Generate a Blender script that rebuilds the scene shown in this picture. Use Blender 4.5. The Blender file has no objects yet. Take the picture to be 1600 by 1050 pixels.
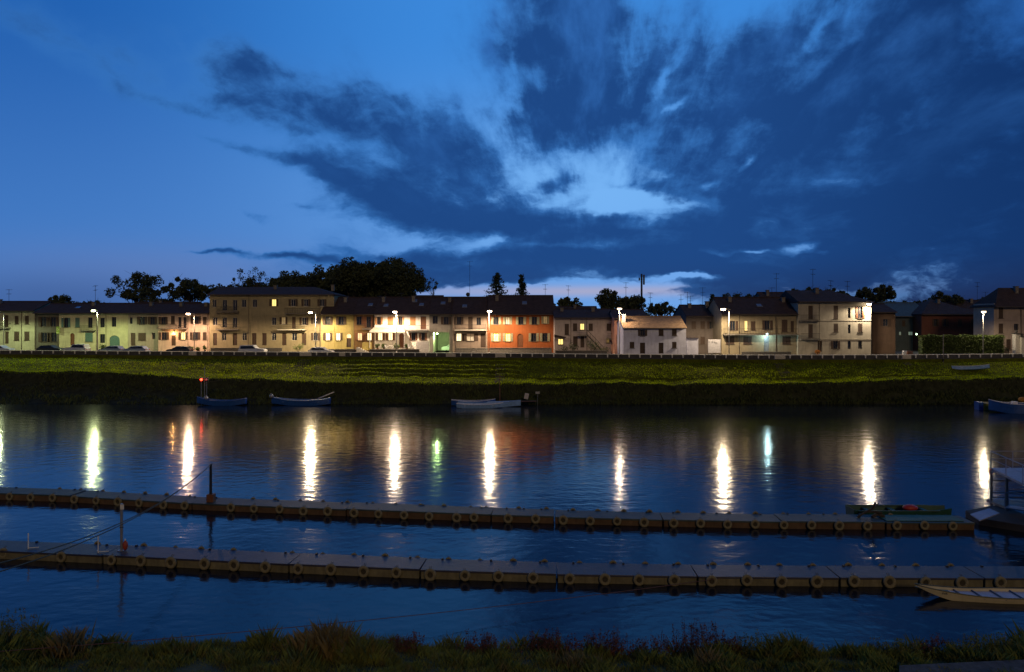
import bpy, math, random
import numpy as np
from mathutils import Vector, noise as mn
random.seed(7)
rng = np.random.default_rng(11)
C = bpy.context.scene.collection
F = 1067.0; HC = 12.5; HY = 500.0; G = 6.2
def PX(px, Y): return (px-800.0)/F*Y
def PZ(py, Y): return HC-(py-HY)*Y/F
def R(d): return math.radians(d)
def itp(tab, x):
    if x <= tab[0][0]: return tab[0][1]
    for (a, b), (c, d) in zip(tab, tab[1:]):
        if x <= c: return b+(d-b)*(x-a)/(c-a)
    return tab[-1][1]
# ---------------------------------------------------------------- materials
MATS = {}
def mat(name, col, rough=.8, metal=0, nscale=3., namt=.25, bump=0., bscale=20., emit=None, estr=0, spec=.5, stain=None, wave=None, transl=0):
    if name in MATS: return MATS[name]
    m = bpy.data.materials.new(name); m.use_nodes = True; MATS[name] = m
    nt = m.node_tree; N = nt.nodes; L = nt.links
    b = N['Principled BSDF']
    b.inputs['Roughness'].default_value = rough; b.inputs['Metallic'].default_value = metal
    b.inputs['Specular IOR Level'].default_value = spec
    tc = N.new('ShaderNodeTexCoord')
    nz = N.new('ShaderNodeTexNoise'); nz.inputs['Scale'].default_value = nscale; nz.inputs['Detail'].default_value = 5
    nz.inputs['Roughness'].default_value = .65
    L.new(tc.outputs['Object'], nz.inputs['Vector'])
    rp = N.new('ShaderNodeValToRGB'); e = rp.color_ramp.elements
    e[0].position = .3; e[1].position = .72
    e[0].color = (*[c*(1-namt) for c in col], 1); e[1].color = (*[min(1, c*(1+namt)) for c in col], 1)
    L.new(nz.outputs['Fac'], rp.inputs['Fac']); out = rp.outputs['Color']
    if stain:
        mp = N.new('ShaderNodeMapping'); mp.inputs['Scale'].default_value = (2.2, 2.2, .35)
        n2 = N.new('ShaderNodeTexNoise'); n2.inputs['Scale'].default_value = 1.1; n2.inputs['Detail'].default_value = 6
        L.new(tc.outputs['Object'], mp.inputs['Vector']); L.new(mp.outputs[0], n2.inputs['Vector'])
        r2 = N.new('ShaderNodeValToRGB'); r2.color_ramp.elements[0].position = .5; r2.color_ramp.elements[1].position = .72
        mx = N.new('ShaderNodeMix'); mx.data_type = 'RGBA'
        L.new(n2.outputs['Fac'], r2.inputs['Fac'])
        ml = N.new('ShaderNodeMath'); ml.operation = 'MULTIPLY'; ml.inputs[1].default_value = .7
        L.new(r2.outputs['Color'], ml.inputs[0]); L.new(ml.outputs[0], mx.inputs[0])
        L.new(out, mx.inputs[6]); mx.inputs[7].default_value = (*stain, 1); out = mx.outputs[2]
    L.new(out, b.inputs['Base Color'])
    if emit:
        b.inputs['Emission Color'].default_value = (*emit, 1); b.inputs['Emission Strength'].default_value = estr
    if bump or wave:
        bp = N.new('ShaderNodeBump'); bp.inputs['Strength'].default_value = bump or .6
        if wave:
            wv = N.new('ShaderNodeTexWave'); wv.bands_direction = wave[0]; wv.inputs['Scale'].default_value = wave[1]
            wv.inputs['Distortion'].default_value = wave[2] if len(wave) > 2 else .4
            bp.inputs['Distance'].default_value = .06; L.new(tc.outputs['Object'], wv.inputs['Vector']); L.new(wv.outputs['Fac'], bp.inputs['Height'])
        else:
            n3 = N.new('ShaderNodeTexNoise'); n3.inputs['Scale'].default_value = bscale; n3.inputs['Detail'].default_value = 4
            bp.inputs['Distance'].default_value = .03; L.new(tc.outputs['Object'], n3.inputs['Vector']); L.new(n3.outputs['Fac'], bp.inputs['Height'])
        L.new(bp.outputs[0], b.inputs['Normal'])
    if transl:
        tr = N.new('ShaderNodeBsdfTranslucent'); L.new(out, tr.inputs['Color'])
        ms = N.new('ShaderNodeMixShader'); ms.inputs[0].default_value = transl
        L.new(b.outputs[0], ms.inputs[1]); L.new(tr.outputs[0], ms.inputs[2])
        L.new(ms.outputs[0], N['Material Output'].inputs['Surface'])
    return m
M_ROOF = mat('roof tiles', (.045, .028, .024), .9, nscale=1.4, namt=.45, wave=('X', 1.6, .6))
M_ROOFL = mat('ochre roof tiles', (.34, .22, .12), .85, nscale=2, namt=.4, wave=('X', 1.3, .5))
M_WOODD = mat('dark shutter wood', (.055, .032, .022), .7, nscale=6)
M_WOODB = mat('brown wood', (.16, .06, .025), .6, nscale=6)
M_WOODO = mat('orange brown shutter wood', (.42, .2, .07), .6, nscale=6)
M_SHGR = mat('grey green shutter paint', (.3, .28, .18), .6, nscale=5)
M_SHTEAL = mat('teal painted wood', (.09, .17, .16), .6, nscale=5)
M_GLASS = mat('dark window glass', (.02, .025, .035), .12, spec=.8)
M_FRAME = mat('pale window frame', (.45, .42, .37), .6)
M_FRAMED = mat('dark window frame', (.09, .07, .055), .6)
M_IRON = mat('dark iron', (.03, .03, .032), .5, .3)
M_STEEL = mat('galvanised steel', (.32, .33, .35), .45, .6)
M_POLE = mat('grey painted pole', (.35, .34, .32), .5, .1)
M_CONC = mat('pale concrete', (.55, .52, .46), .85, nscale=5, namt=.3, bump=.3)
M_STONE = mat('grey stone', (.18, .165, .15), .9, nscale=3, namt=.4, bump=.5)
M_DSTONE = mat('dark stone wall', (.075, .07, .065), .95, nscale=4, namt=.5, bump=.6, bscale=6)
M_WHITE = mat('white plastic', (.75, .75, .73), .5)
M_TYRE = mat('old tyre rubber', (.2, .175, .1), .8, nscale=8, namt=.45, bump=.4)
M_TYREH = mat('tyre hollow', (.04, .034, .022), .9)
M_RUBBER = mat('car tyre rubber', (.02, .02, .02), .8)
M_RED = mat('red paint', (.4, .03, .02), .5)
M_BLUEBOAT = mat('blue boat paint', (.02, .085, .33), .35, nscale=4)
M_PALEBOAT = mat('pale blue boat paint', (.2, .36, .68), .4, nscale=4)
M_ROPE = mat('old rope', (.1, .09, .06), .9)
M_BARK = mat('bark', (.05, .04, .03), .95, nscale=4, namt=.4, bump=.5)
def litmat(name, col, s): return mat(name, (.6, .6, .55), .4, emit=col, estr=s)
L_YEL = litmat('warm yellow lit pane', (1, .72, .2), 1.5)
L_CRM = litmat('cream lit pane', (1, .8, .42), 1.7)
L_PCH = litmat('peach lit pane', (1, .52, .22), 1.3)
L_LEM = litmat('lemon curtain pane', (1, .74, .06), 1.5)
L_DIM = litmat('dim ochre lit pane', (.5, .3, .07), .3)
L_DBR = litmat('dim brown lit pane', (.35, .14, .04), .25)
L_GRN = litmat('pale green lit pane', (.35, .5, .4), .25)
# ---------------------------------------------------------------- mesh builder
class MB:
    def __init__(s): s.v = []; s.f = []
    def face(s, pts):
        b = len(s.v); s.v += [tuple(p) for p in pts]; s.f.append(tuple(range(b, b+len(pts))))
    def box(s, x0, x1, y0, y1, z0, z1):
        b = len(s.v)
        s.v += [(x0, y0, z0), (x1, y0, z0), (x1, y1, z0), (x0, y1, z0), (x0, y0, z1), (x1, y0, z1), (x1, y1, z1), (x0, y1, z1)]
        s.f += [tuple(b+i for i in q) for q in ((0, 3, 2, 1), (4, 5, 6, 7), (0, 1, 5, 4), (1, 2, 6, 5), (2, 3, 7, 6), (3, 0, 4, 7))]
        return s
    def prism(s, poly, axis, a, b_):
        # poly = list of 2D points; extruded along axis ('x' : poly=(y,z); 'y': poly=(x,z); 'z': poly=(x,y))
        def P(p, t): return {'x': (t, p[0], p[1]), 'y': (p[0], t, p[1]), 'z': (p[0], p[1], t)}[axis]
        n = len(poly); b = len(s.v)
        s.v += [P(p, a) for p in poly]+[P(p, b_) for p in poly]
        s.f.append(tuple(b+i for i in range(n))[::-1]); s.f.append(tuple(b+n+i for i in range(n)))
        for i in range(n): j = (i+1) % n; s.f.append((b+i, b+j, b+n+j, b+n+i))
        return s
    def tube(s, p, q, r, n=8, r2=None, cap=True):
        p = Vector(p); q = Vector(q); d = (q-p)
        if d.length < 1e-6: return s
        d.normalize(); u = d.orthogonal().normalized(); w = d.cross(u); r2 = r if r2 is None else r2
        b = len(s.v)
        for c, rr in ((p, r), (q, r2)):
            for i in range(n):
                a = 2*math.pi*i/n; s.v.append(tuple(c+u*math.cos(a)*rr+w*math.sin(a)*rr))
        for i in range(n): j = (i+1) % n; s.f.append((b+i, b+j, b+n+j, b+n+i))
        if cap: s.f.append(tuple(b+i for i in range(n))[::-1]); s.f.append(tuple(b+n+i for i in range(n)))
        return s
    def path(s, pts, r, n=6):
        for a, b in zip(pts, pts[1:]): s.tube(a, b, r, n)
        return s
    def torus(s, c, R_, r, ax='y', n=20, m=8, flat=1.):
        b = len(s.v)
        for i in range(n):
            A = 2*math.pi*i/n
            for j in range(m):
                B = 2*math.pi*j/m; rad = R_+r*math.cos(B); h = r*math.sin(B)*flat
                p = {'y': (rad*math.cos(A), h, rad*math.sin(A)), 'z': (rad*math.cos(A), rad*math.sin(A), h), 'x': (h, rad*math.cos(A), rad*math.sin(A))}[ax]
                s.v.append((c[0]+p[0], c[1]+p[1], c[2]+p[2]))
        for i in range(n):
            for j in range(m):
                i2 = (i+1) % n; j2 = (j+1) % m
                s.f.append((b+i*m+j, b+i2*m+j, b+i2*m+j2, b+i*m+j2))
        return s
    def ball(s, c, rx, ry=None, rz=None, n=10, m=6):
        ry = ry or rx; rz = rz or rx; b = len(s.v)
        for i in range(m+1):
            t = math.pi*i/m
            for j in range(n):
                a = 2*math.pi*j/n; s.v.append((c[0]+rx*math.sin(t)*math.cos(a), c[1]+ry*math.sin(t)*math.sin(a), c[2]+rz*math.cos(t)))
        for i in range(m):
            for j in range(n):
                k = (j+1) % n; s.f.append((b+i*n+j, b+(i+1)*n+j, b+(i+1)*n+k, b+i*n+k))
        return s
    def build(s, name, m, parent=None, smooth=False, bevel=0):
        me = bpy.data.meshes.new(name); me.from_pydata(s.v, [], s.f); me.update()
        me.materials.append(m)
        if smooth: me.polygons.foreach_set('use_smooth', [True]*len(me.polygons))
        o = bpy.data.objects.new(name, me); C.objects.link(o)
        if parent: o.parent = parent
        if bevel:
            b = o.modifiers.new('b', 'BEVEL'); b.width = bevel; b.segments = 2; b.limit_method = 'ANGLE'
        return o
def tag(o, label=None, cat=None, group=None, kind=None):
    if label: o['label'] = label
    if cat: o['category'] = cat
    if group: o['group'] = group
    if kind: o['kind'] = kind
    return o
def empty(name, loc, rz=0, **k):
    o = bpy.data.objects.new(name, None); C.objects.link(o); o.location = loc; o.rotation_euler = (0, 0, rz); o.empty_display_size = .2
    return tag(o, **k)
def npmesh(name, V, Fc, m, parent=None, n=3):
    me = bpy.data.meshes.new(name)
    nv = len(V); nf = len(Fc)
    me.vertices.add(nv); me.vertices.foreach_set('co', np.asarray(V, dtype=np.float32).ravel())
    me.loops.add(nf*n); me.loops.foreach_set('vertex_index', np.asarray(Fc, dtype=np.int32).ravel())
    me.polygons.add(nf); me.polygons.foreach_set('loop_start', np.arange(0, nf*n, n, dtype=np.int32))
    me.update(calc_edges=True); me.materials.append(m)
    o = bpy.data.objects.new(name, me); C.objects.link(o)
    if parent: o.parent = parent
    return o
# ---------------------------------------------------------------- terrain
RAIL = [(-400, 546), (0, 547), (250, 548.6), (500, 550), (700, 551), (960, 553), (1170, 554.3), (1400, 554), (1600, 552.3), (2000, 551)]
RT = G+.75
def YR(px): return (HC-RT)*F/(itp(RAIL, px)-HY)
LIPY = [(-400, 578), (0, 579), (100, 581), (200, 584), (300, 590), (400, 593), (500, 597), (600, 598), (700, 600), (800, 600), (1000, 599), (1200, 600), (1400, 594), (1500, 592), (1600, 590)]
LIPD = [(-400, 113), (0, 112), (250, 109), (500, 105), (750, 104), (1000, 103), (1250, 102.5), (1600, 104)]
def YW(px): return 101.3+.5*mn.noise(Vector((px*.012, 0, 3)))+.3*mn.noise(Vector((px*.06, 0, 9)))
P1 = [(0, 0), (.12, .1), (.6, .8), (1, 1)]
P2 = [(0, 0), (.12, .42), (.4, .76), (.8, .95), (1, 1.06)]
def bank(px, t):
    yl = itp(LIPD, px)+.5*mn.noise(Vector((px*.02, 5, 0))); pl = itp(LIPY, px)+3.2*mn.noise(Vector((px*.011, 0, 0)))+2.2*mn.noise(Vector((px*.05, 2, 0)))
    zl = HC-(pl-HY)*yl/F; z0 = G-.5; y0 = YR(px)-.62
    if t <= 1:
        Y = y0+(yl-y0)*t; pr = itp(P1, t)
        # mown terraces between the two stone stairs and a low ledge farther right
        w = max(0, min(1, (px-515)/50))*max(0, min(1, (818-px)/8))
        if w > 0:
            k = pr*5; st = math.floor(k); fr = k-st; q = (st+max(0, min(1, (fr-.72)/.28)))/5
            pr = pr+(q-pr)*w*(.9 if t < .72 else .2)
        w2 = max(0, min(1, (px-815)/30))*max(0, min(1, (1130-px)/80))+max(0, min(1, (px-1180)/40))*max(0, min(1, (1330-px)/40))+max(0, min(1, (px-1340)/30))*max(0, min(1, (1500-px)/40))
        tt = .62
        if w2 > 0: pr += w2*.13*((1 if t > tt else 0)-t*.6)*(1 if t < .95 else .2)
        z = z0+(zl-z0)*min(1, pr)+(.16*mn.noise(Vector((px*.03, t*3, 1)))+.09*mn.noise(Vector((px*.11, t*8, 4))))*min(1, t*6)
    else:
        s = t-1; yw = YW(px); Y = yl+(yw-yl)*s; z = zl*(1-itp(P2, s))+.15*mn.noise(Vector((px*.07, s*5, 1)))*(1-s)
    return (PX(px, Y), Y, z)
cols = list(range(-2600, -240, 120))+list(np.arange(-240, 1844, 3.))+list(range(1850, 4300, 120))
rows = [i/40 for i in range(41)]+[1+i/16 for i in range(1, 17)]
def gridmesh(name, pts, m, smooth=True, **k):
    nr = len(pts); nc = len(pts[0])
    V = np.array(pts).reshape(-1, 3)
    idx = np.arange(nr*nc).reshape(nr, nc)
    Fc = np.stack([idx[:-1, :-1], idx[:-1, 1:], idx[1:, 1:], idx[1:, :-1]], -1).reshape(-1, 4)
    o = npmesh(name, V, Fc, m, n=4)
    if smooth: o.data.polygons.foreach_set('use_smooth', [True]*len(Fc))
    return tag(o, **k)
M_BANK = mat('bank turf soil', (.075, .085, .008), .95, spec=.05, nscale=.8, namt=.5, bump=.7, bscale=3)
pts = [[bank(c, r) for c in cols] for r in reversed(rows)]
# vertical edge up to the pavement
pts.append([(PX(c, YR(c)-.6), YR(c)-.6, G) for c in cols])
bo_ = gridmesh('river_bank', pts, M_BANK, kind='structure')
bo_.data.materials.append(mat('shaded lower bank soil', (.034, .038, .02), .95, nscale=1.2, namt=.5, bump=.8, bscale=4, spec=.1))  # shade on the slope below the lip put into a darker soil colour
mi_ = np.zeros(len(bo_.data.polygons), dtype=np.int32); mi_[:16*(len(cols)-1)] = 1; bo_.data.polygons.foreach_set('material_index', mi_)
M_GROUND = mat('pavement ground', (.1, .095, .085), .95, nscale=.6, namt=.35, bump=.3)
gp = [[(PX(c, YR(c)-.6), YR(c)-.6, G) for c in cols]]
for add in (20, 60, 200, 800, 3500): gp.append([(PX(c, YR(c)+add), YR(c)+add, G) for c in cols])
gridmesh('ground', gp, M_GROUND, False, kind='structure')
M_ASPH = mat('asphalt', (.05, .05, .05), .9, nscale=2, namt=.3, bump=.3, bscale=40)
rc = [c for c in cols if -700 < c < 2300]
gridmesh('road', [[(PX(c, YR(c)+a), YR(c)+a, G+.006) for c in rc] for a in (.5, 3.5, 6.6)], M_ASPH, False, kind='structure')
# ---------------------------------------------------------------- water
def water_mat():
    m = bpy.data.materials.new('river water'); m.use_nodes = True; nt = m.node_tree; N = nt.nodes; L = nt.links
    b = N['Principled BSDF']; b.inputs['Base Color'].default_value = (.004, .009, .018, 1)
    b.inputs['Roughness'].default_value = .11; b.inputs['IOR'].default_value = 1.55
    tc = N.new('ShaderNodeTexCoord'); mp = N.new('ShaderNodeMapping'); mp.inputs['Scale'].default_value = (.8, 1.25, 1)
    L.new(tc.outputs['Object'], mp.inputs[0])
    n1 = N.new('ShaderNodeTexNoise'); n1.inputs['Scale'].default_value = 2.3; n1.inputs['Detail'].default_value = 3
    n2 = N.new('ShaderNodeTexNoise'); n2.inputs['Scale'].default_value = .35; n2.inputs['Detail'].default_value = 2
    for n in (n1, n2): L.new(mp.outputs[0], n.inputs['Vector'])
    b1 = N.new('ShaderNodeBump'); b1.inputs['Strength'].default_value = 1; b1.inputs['Distance'].default_value = .012
    b2 = N.new('ShaderNodeBump'); b2.inputs['Strength'].default_value = 1; b2.inputs['Distance'].default_value = .008
    n3 = N.new('ShaderNodeTexNoise'); n3.inputs['Scale'].default_value = .95; n3.inputs['Detail'].default_value = 1; L.new(mp.outputs[0], n3.inputs['Vector'])
    b3 = N.new('ShaderNodeBump'); b3.inputs['Strength'].default_value = 1; b3.inputs['Distance'].default_value = .022; L.new(n3.outputs['Fac'], b3.inputs['Height'])
    L.new(n2.outputs['Fac'], b2.inputs['Height']); L.new(n1.outputs['Fac'], b1.inputs['Height'])
    L.new(b2.outputs[0], b3.inputs['Normal']); L.new(b3.outputs[0], b1.inputs['Normal']); L.new(b1.outputs[0], b.inputs['Normal'])
    return m
w = MB(); w.face([(-900, -5, 0), (900, -5, 0), (900, 104, 0), (-900, 104, 0)])
tag(w.build('water', water_mat()), kind='structure')
# ---------------------------------------------------------------- near bank
def nz_(x, y):
    e = 26.0+.6*mn.noise(Vector((x*.12, 0, 7)))-.02*x
    d = e-y
    return (d*.235 if d < 5.2 else min(1.22+(d-5.2)*.42, 2.7))+.12*mn.noise(Vector((x*.5, y*.5, 0)))*(1 if d > -.5 else 0) if d > -1.5 else -.5
xs = list(np.arange(-45, 45.1, .5)); ys = [29.5-i*.5 for i in range(0, 50)]
M_NEAR = mat('near bank soil', (.045, .055, .018), .95, nscale=1.5, namt=.5, bump=.7, bscale=4)
gridmesh('near_bank', [[(x, y, nz_(x, y)) for x in xs] for y in ys], M_NEAR, kind='structure')
# kerb of the path in the bottom right corner
kb = MB(); y0 = 21.9
kb.prism([(PX(1405, 22.9), 22.9), (PX(1700, 22.2), 23.4), (PX(1700, 21.0), 21.0), (PX(1405, 21.0), 21.0)], 'z', .3, .93)
tag(kb.build('path', M_DSTONE, bevel=.02), kind='structure')
# ---------------------------------------------------------------- grass
def blades(name, base, h, wd, lean, m, seg=False, **k):
    n = len(base); a = rng.uniform(0, 2*np.pi, n); dx = np.cos(a)*wd/2; dy = np.sin(a)*wd/2
    la = rng.uniform(0, 2*np.pi, n); lx = np.cos(la)*lean*h; ly = np.sin(la)*lean*h
    V = np.zeros((n, 4, 3)); B = np.asarray(base)
    V[:, 0] = B; V[:, 0, 0] -= dx; V[:, 0, 1] -= dy
    V[:, 1] = B; V[:, 1, 0] += dx; V[:, 1, 1] += dy
    V[:, 2] = B; V[:, 2, 0] += lx*.4+dx*.7; V[:, 2, 1] += ly*.4+dy*.7; V[:, 2, 2] += h*.6
    V[:, 3] = B; V[:, 3, 0] += lx; V[:, 3, 1] += ly; V[:, 3, 2] += h
    i = np.arange(n)[:, None]*4
    Fc = np.concatenate([i+np.array([[0, 1, 2]]), i+np.array([[0, 2, 3]])])
    o = npmesh(name, V.reshape(-1, 3), Fc, m)
    return tag(o, **k)
M_GRASS = mat('bank grass', (.36, .46, .008), .9, nscale=.35, namt=.5, transl=.5, spec=.05)
NB = 62000; base = []; hs = []
for i in range(NB):
    c = random.uniform(-160, 1760); t = random.random()**.9*1.03
    p = bank(c, min(t, 1.02)); base.append((p[0], p[1]+random.uniform(-.1, .1), p[2]-.02))
    patch = mn.noise(Vector((p[0]*.25, p[1]*.35, 0)))
    hs.append(random.uniform(.08, .2)*(1+.7*patch)*(1.5 if t > .93 else 1))
blades('grass', np.array(base), np.array(hs), rng.uniform(.05, .11, NB), rng.uniform(.2, .9, NB), M_GRASS, label='short green lamp lit grass on the far river bank', cat='grass', kind='stuff')
M_UNDER = mat('bank undergrowth', (.065, .085, .022), .9, nscale=.5, namt=.5, transl=.15)
base = []; hs = []
for i in range(26000):
    c = random.uniform(-160, 1760); t = 1+random.random()*1.0
    p = bank(c, t); cl = mn.noise(Vector((c*.025, t*3.2, 2)))+.35*mn.noise(Vector((c*.11, t*9, 5)))
    if cl < -.2: continue
    base.append((p[0], p[1], max(p[2], -.02))); hs.append(random.uniform(.15, .5)*(1+1.6*max(cl, 0)))
blades('undergrowth', np.array(base), np.array(hs), rng.uniform(.06, .16, len(base)), rng.uniform(.2, .9, len(base)), M_UNDER, label='dark ragged undergrowth on the steep foot of the far bank', cat='undergrowth', kind='stuff')
# foreground
M_FG = mat('near bank grass', (.15, .17, .03), .8, nscale=1.1, namt=.6, stain=(.16, .1, .045), transl=.3)
M_DRY = mat('dry grass', (.2, .15, .06), .85, nscale=1.5, namt=.4, transl=.3)
M_REDW = mat('reddish weeds', (.12, .045, .03), .85, nscale=1.5, namt=.4, transl=.2)
FH = [(-50, 55), (0, 45), (60, 40), (130, 12), (250, 22), (330, 8), (400, 25), (450, 35), (560, 48), (620, 15), (800, 18), (950, 25), (1150, 22), (1200, 34), (1300, 18), (1380, 16), (1420, 22), (1520, 26), (1600, 40), (1700, 40)]
base = []; hs = []
for i in range(90000):
    y = random.uniform(20.2, 26.6); px = random.uniform(-60, 1660); x = PX(px, y)
    z = nz_(x, y)
    if z < -.02: continue
    cl = mn.noise(Vector((x*.9, y*.9, 3)))
    base.append((x, y, z-.03)); hs.append((random.uniform(.1, .26)+itp(FH, px)/F*y*random.uniform(.1, .5)*(1 if y > 23.2 else .25))*max(.25, .8+1.4*cl))
blades('grass', np.array(base), np.array(hs), rng.uniform(.012, .03, len(base)), rng.uniform(.15, .75, len(base)), M_FG, label='dim rough grass covering the near bank in the foreground', cat='grass', kind='stuff')
def clump(name, px, y, wpx, h, n, m, label, cat, kind='grass', m2=None):
    y -= .8; x = PX(px, y); z = nz_(x, y); wm = wpx/F*y
    root = empty(name, (x, y, max(z, 0)), label=label, cat=cat, group={'tall_grass_tuft': 'tall dry grass tufts', 'weed_bush': 'reddish weeds on the near bank', 'bush': 'bushes on the near bank'}[name])
    if kind == 'grass':
        b = np.stack([rng.normal(0, wm*.2, n), rng.normal(0, .25, n), np.zeros(n)-.05], 1)
        hh = h*rng.uniform(.35, 1, n)*np.exp(-(b[:, 0]/(wm*.5))**2*.5)
        o = blades('blades', b, hh, rng.uniform(.012, .028, n), rng.uniform(.05, .6, n), m, kind='stuff'); o.parent = root
    else:
        s = MB(); V = []; 
        for i in range(n):
            bx = random.gauss(0, wm*.22); by = random.uniform(-.3, .3); hh = h*random.uniform(.45, 1)*math.exp(-(bx/(wm*.5))**2*.4)
            tx = bx+random.uniform(-.18, .18)*hh; s.tube((bx, by, -.05), (tx, by+random.uniform(-.1, .1), hh), .009, 3, .004, False)
            for j in range(26):
                u = random.uniform(.25, 1.0); q = np.array([bx+(tx-bx)*u, by, hh*u]); r = .16*(1.15-u)+.03
                q = q+rng.normal(0, r*.6, 3); d1 = rng.normal(0, .022, 3); d2 = rng.normal(0, .03, 3)
                V += [q-d1, q+d1, q+d2]
        V = np.array(V); tag(npmesh('leaves', V, np.arange(len(V)).reshape(-1, 3), m, root), kind='stuff'); tag(s.build('stem', m, root), kind='stuff')
    return root
clump('bush', 20, 26.2, 120, 1.5, 70, M_FG, 'dark green leafy bush at the left end of the near bank', 'bush', 'b')
clump('bush', 90, 25.8, 130, .85, 60, M_FG, 'low dark bush just left of the dry straw coloured tuft', 'bush', 'b')
clump('tall_grass_tuft', 108, 25.2, 60, 1.15, 420, M_DRY, 'narrow straw coloured grass tuft near the left end of the near bank', 'grass tuft')
clump('tall_grass_tuft', 275, 25.4, 150, .75, 900, M_FG, 'wide low green grass tuft left of the big dry tuft', 'grass tuft')
clump('tall_grass_tuft', 510, 25.4, 130, 1.3, 1400, M_DRY, 'big dry grass tuft with pale seed heads sticking up over the water', 'grass tuft')
clump('bush', 550, 25.2, 120, 1.0, 60, M_FG, 'dark bush growing against the big dry grass tuft', 'bush', 'b')
for px, h, n, lb in ((640, .7, 30, 'low reddish weeds right of the big dry grass tuft'), (750, .9, 40, 'reddish weed clump in the middle of the near bank'), (860, .9, 60, 'broad rusty weed clump behind bright green grass'),
                     (950, 1.1, 60, 'thick rusty weeds just left of the tallest weeds'), (1025, .9, 40, 'short rusty weeds beside the tallest weeds'), (1085, 1.45, 60, 'tallest red brown weeds drooping over the water'), (1135, .8, 30, 'small red weeds right of the tallest weeds'), (1460, .9, 26, 'thin dark weeds near the long cream boat')):
    clump('weed_bush', px, 26.0, 70 if n < 50 else 100, h, n, M_REDW, lb, 'weeds', 'w')
clump('tall_grass_tuft', 900, 24.2, 120, .55, 700, M_DRY, 'short yellow green grass tuft in front of the rusty weeds', 'grass tuft')
clump('tall_grass_tuft', 1105, 24.3, 60, .7, 400, M_DRY, 'thin yellowish grass tuft at the foot of the tallest weeds', 'grass tuft')
clump('bush', 1205, 25.8, 150, .95, 80, M_FG, 'rounded green bush right of the red weeds', 'bush', 'b')
clump('bush', 1400, 25.6, 130, .7, 70, M_FG, 'low grey green bush left of the thin dark weeds', 'bush', 'b')
clump('bush', 1545, 25.6, 150, 1.1, 80, M_FG, 'tall dark bush near the right end of the near bank', 'bush', 'b')
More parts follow.
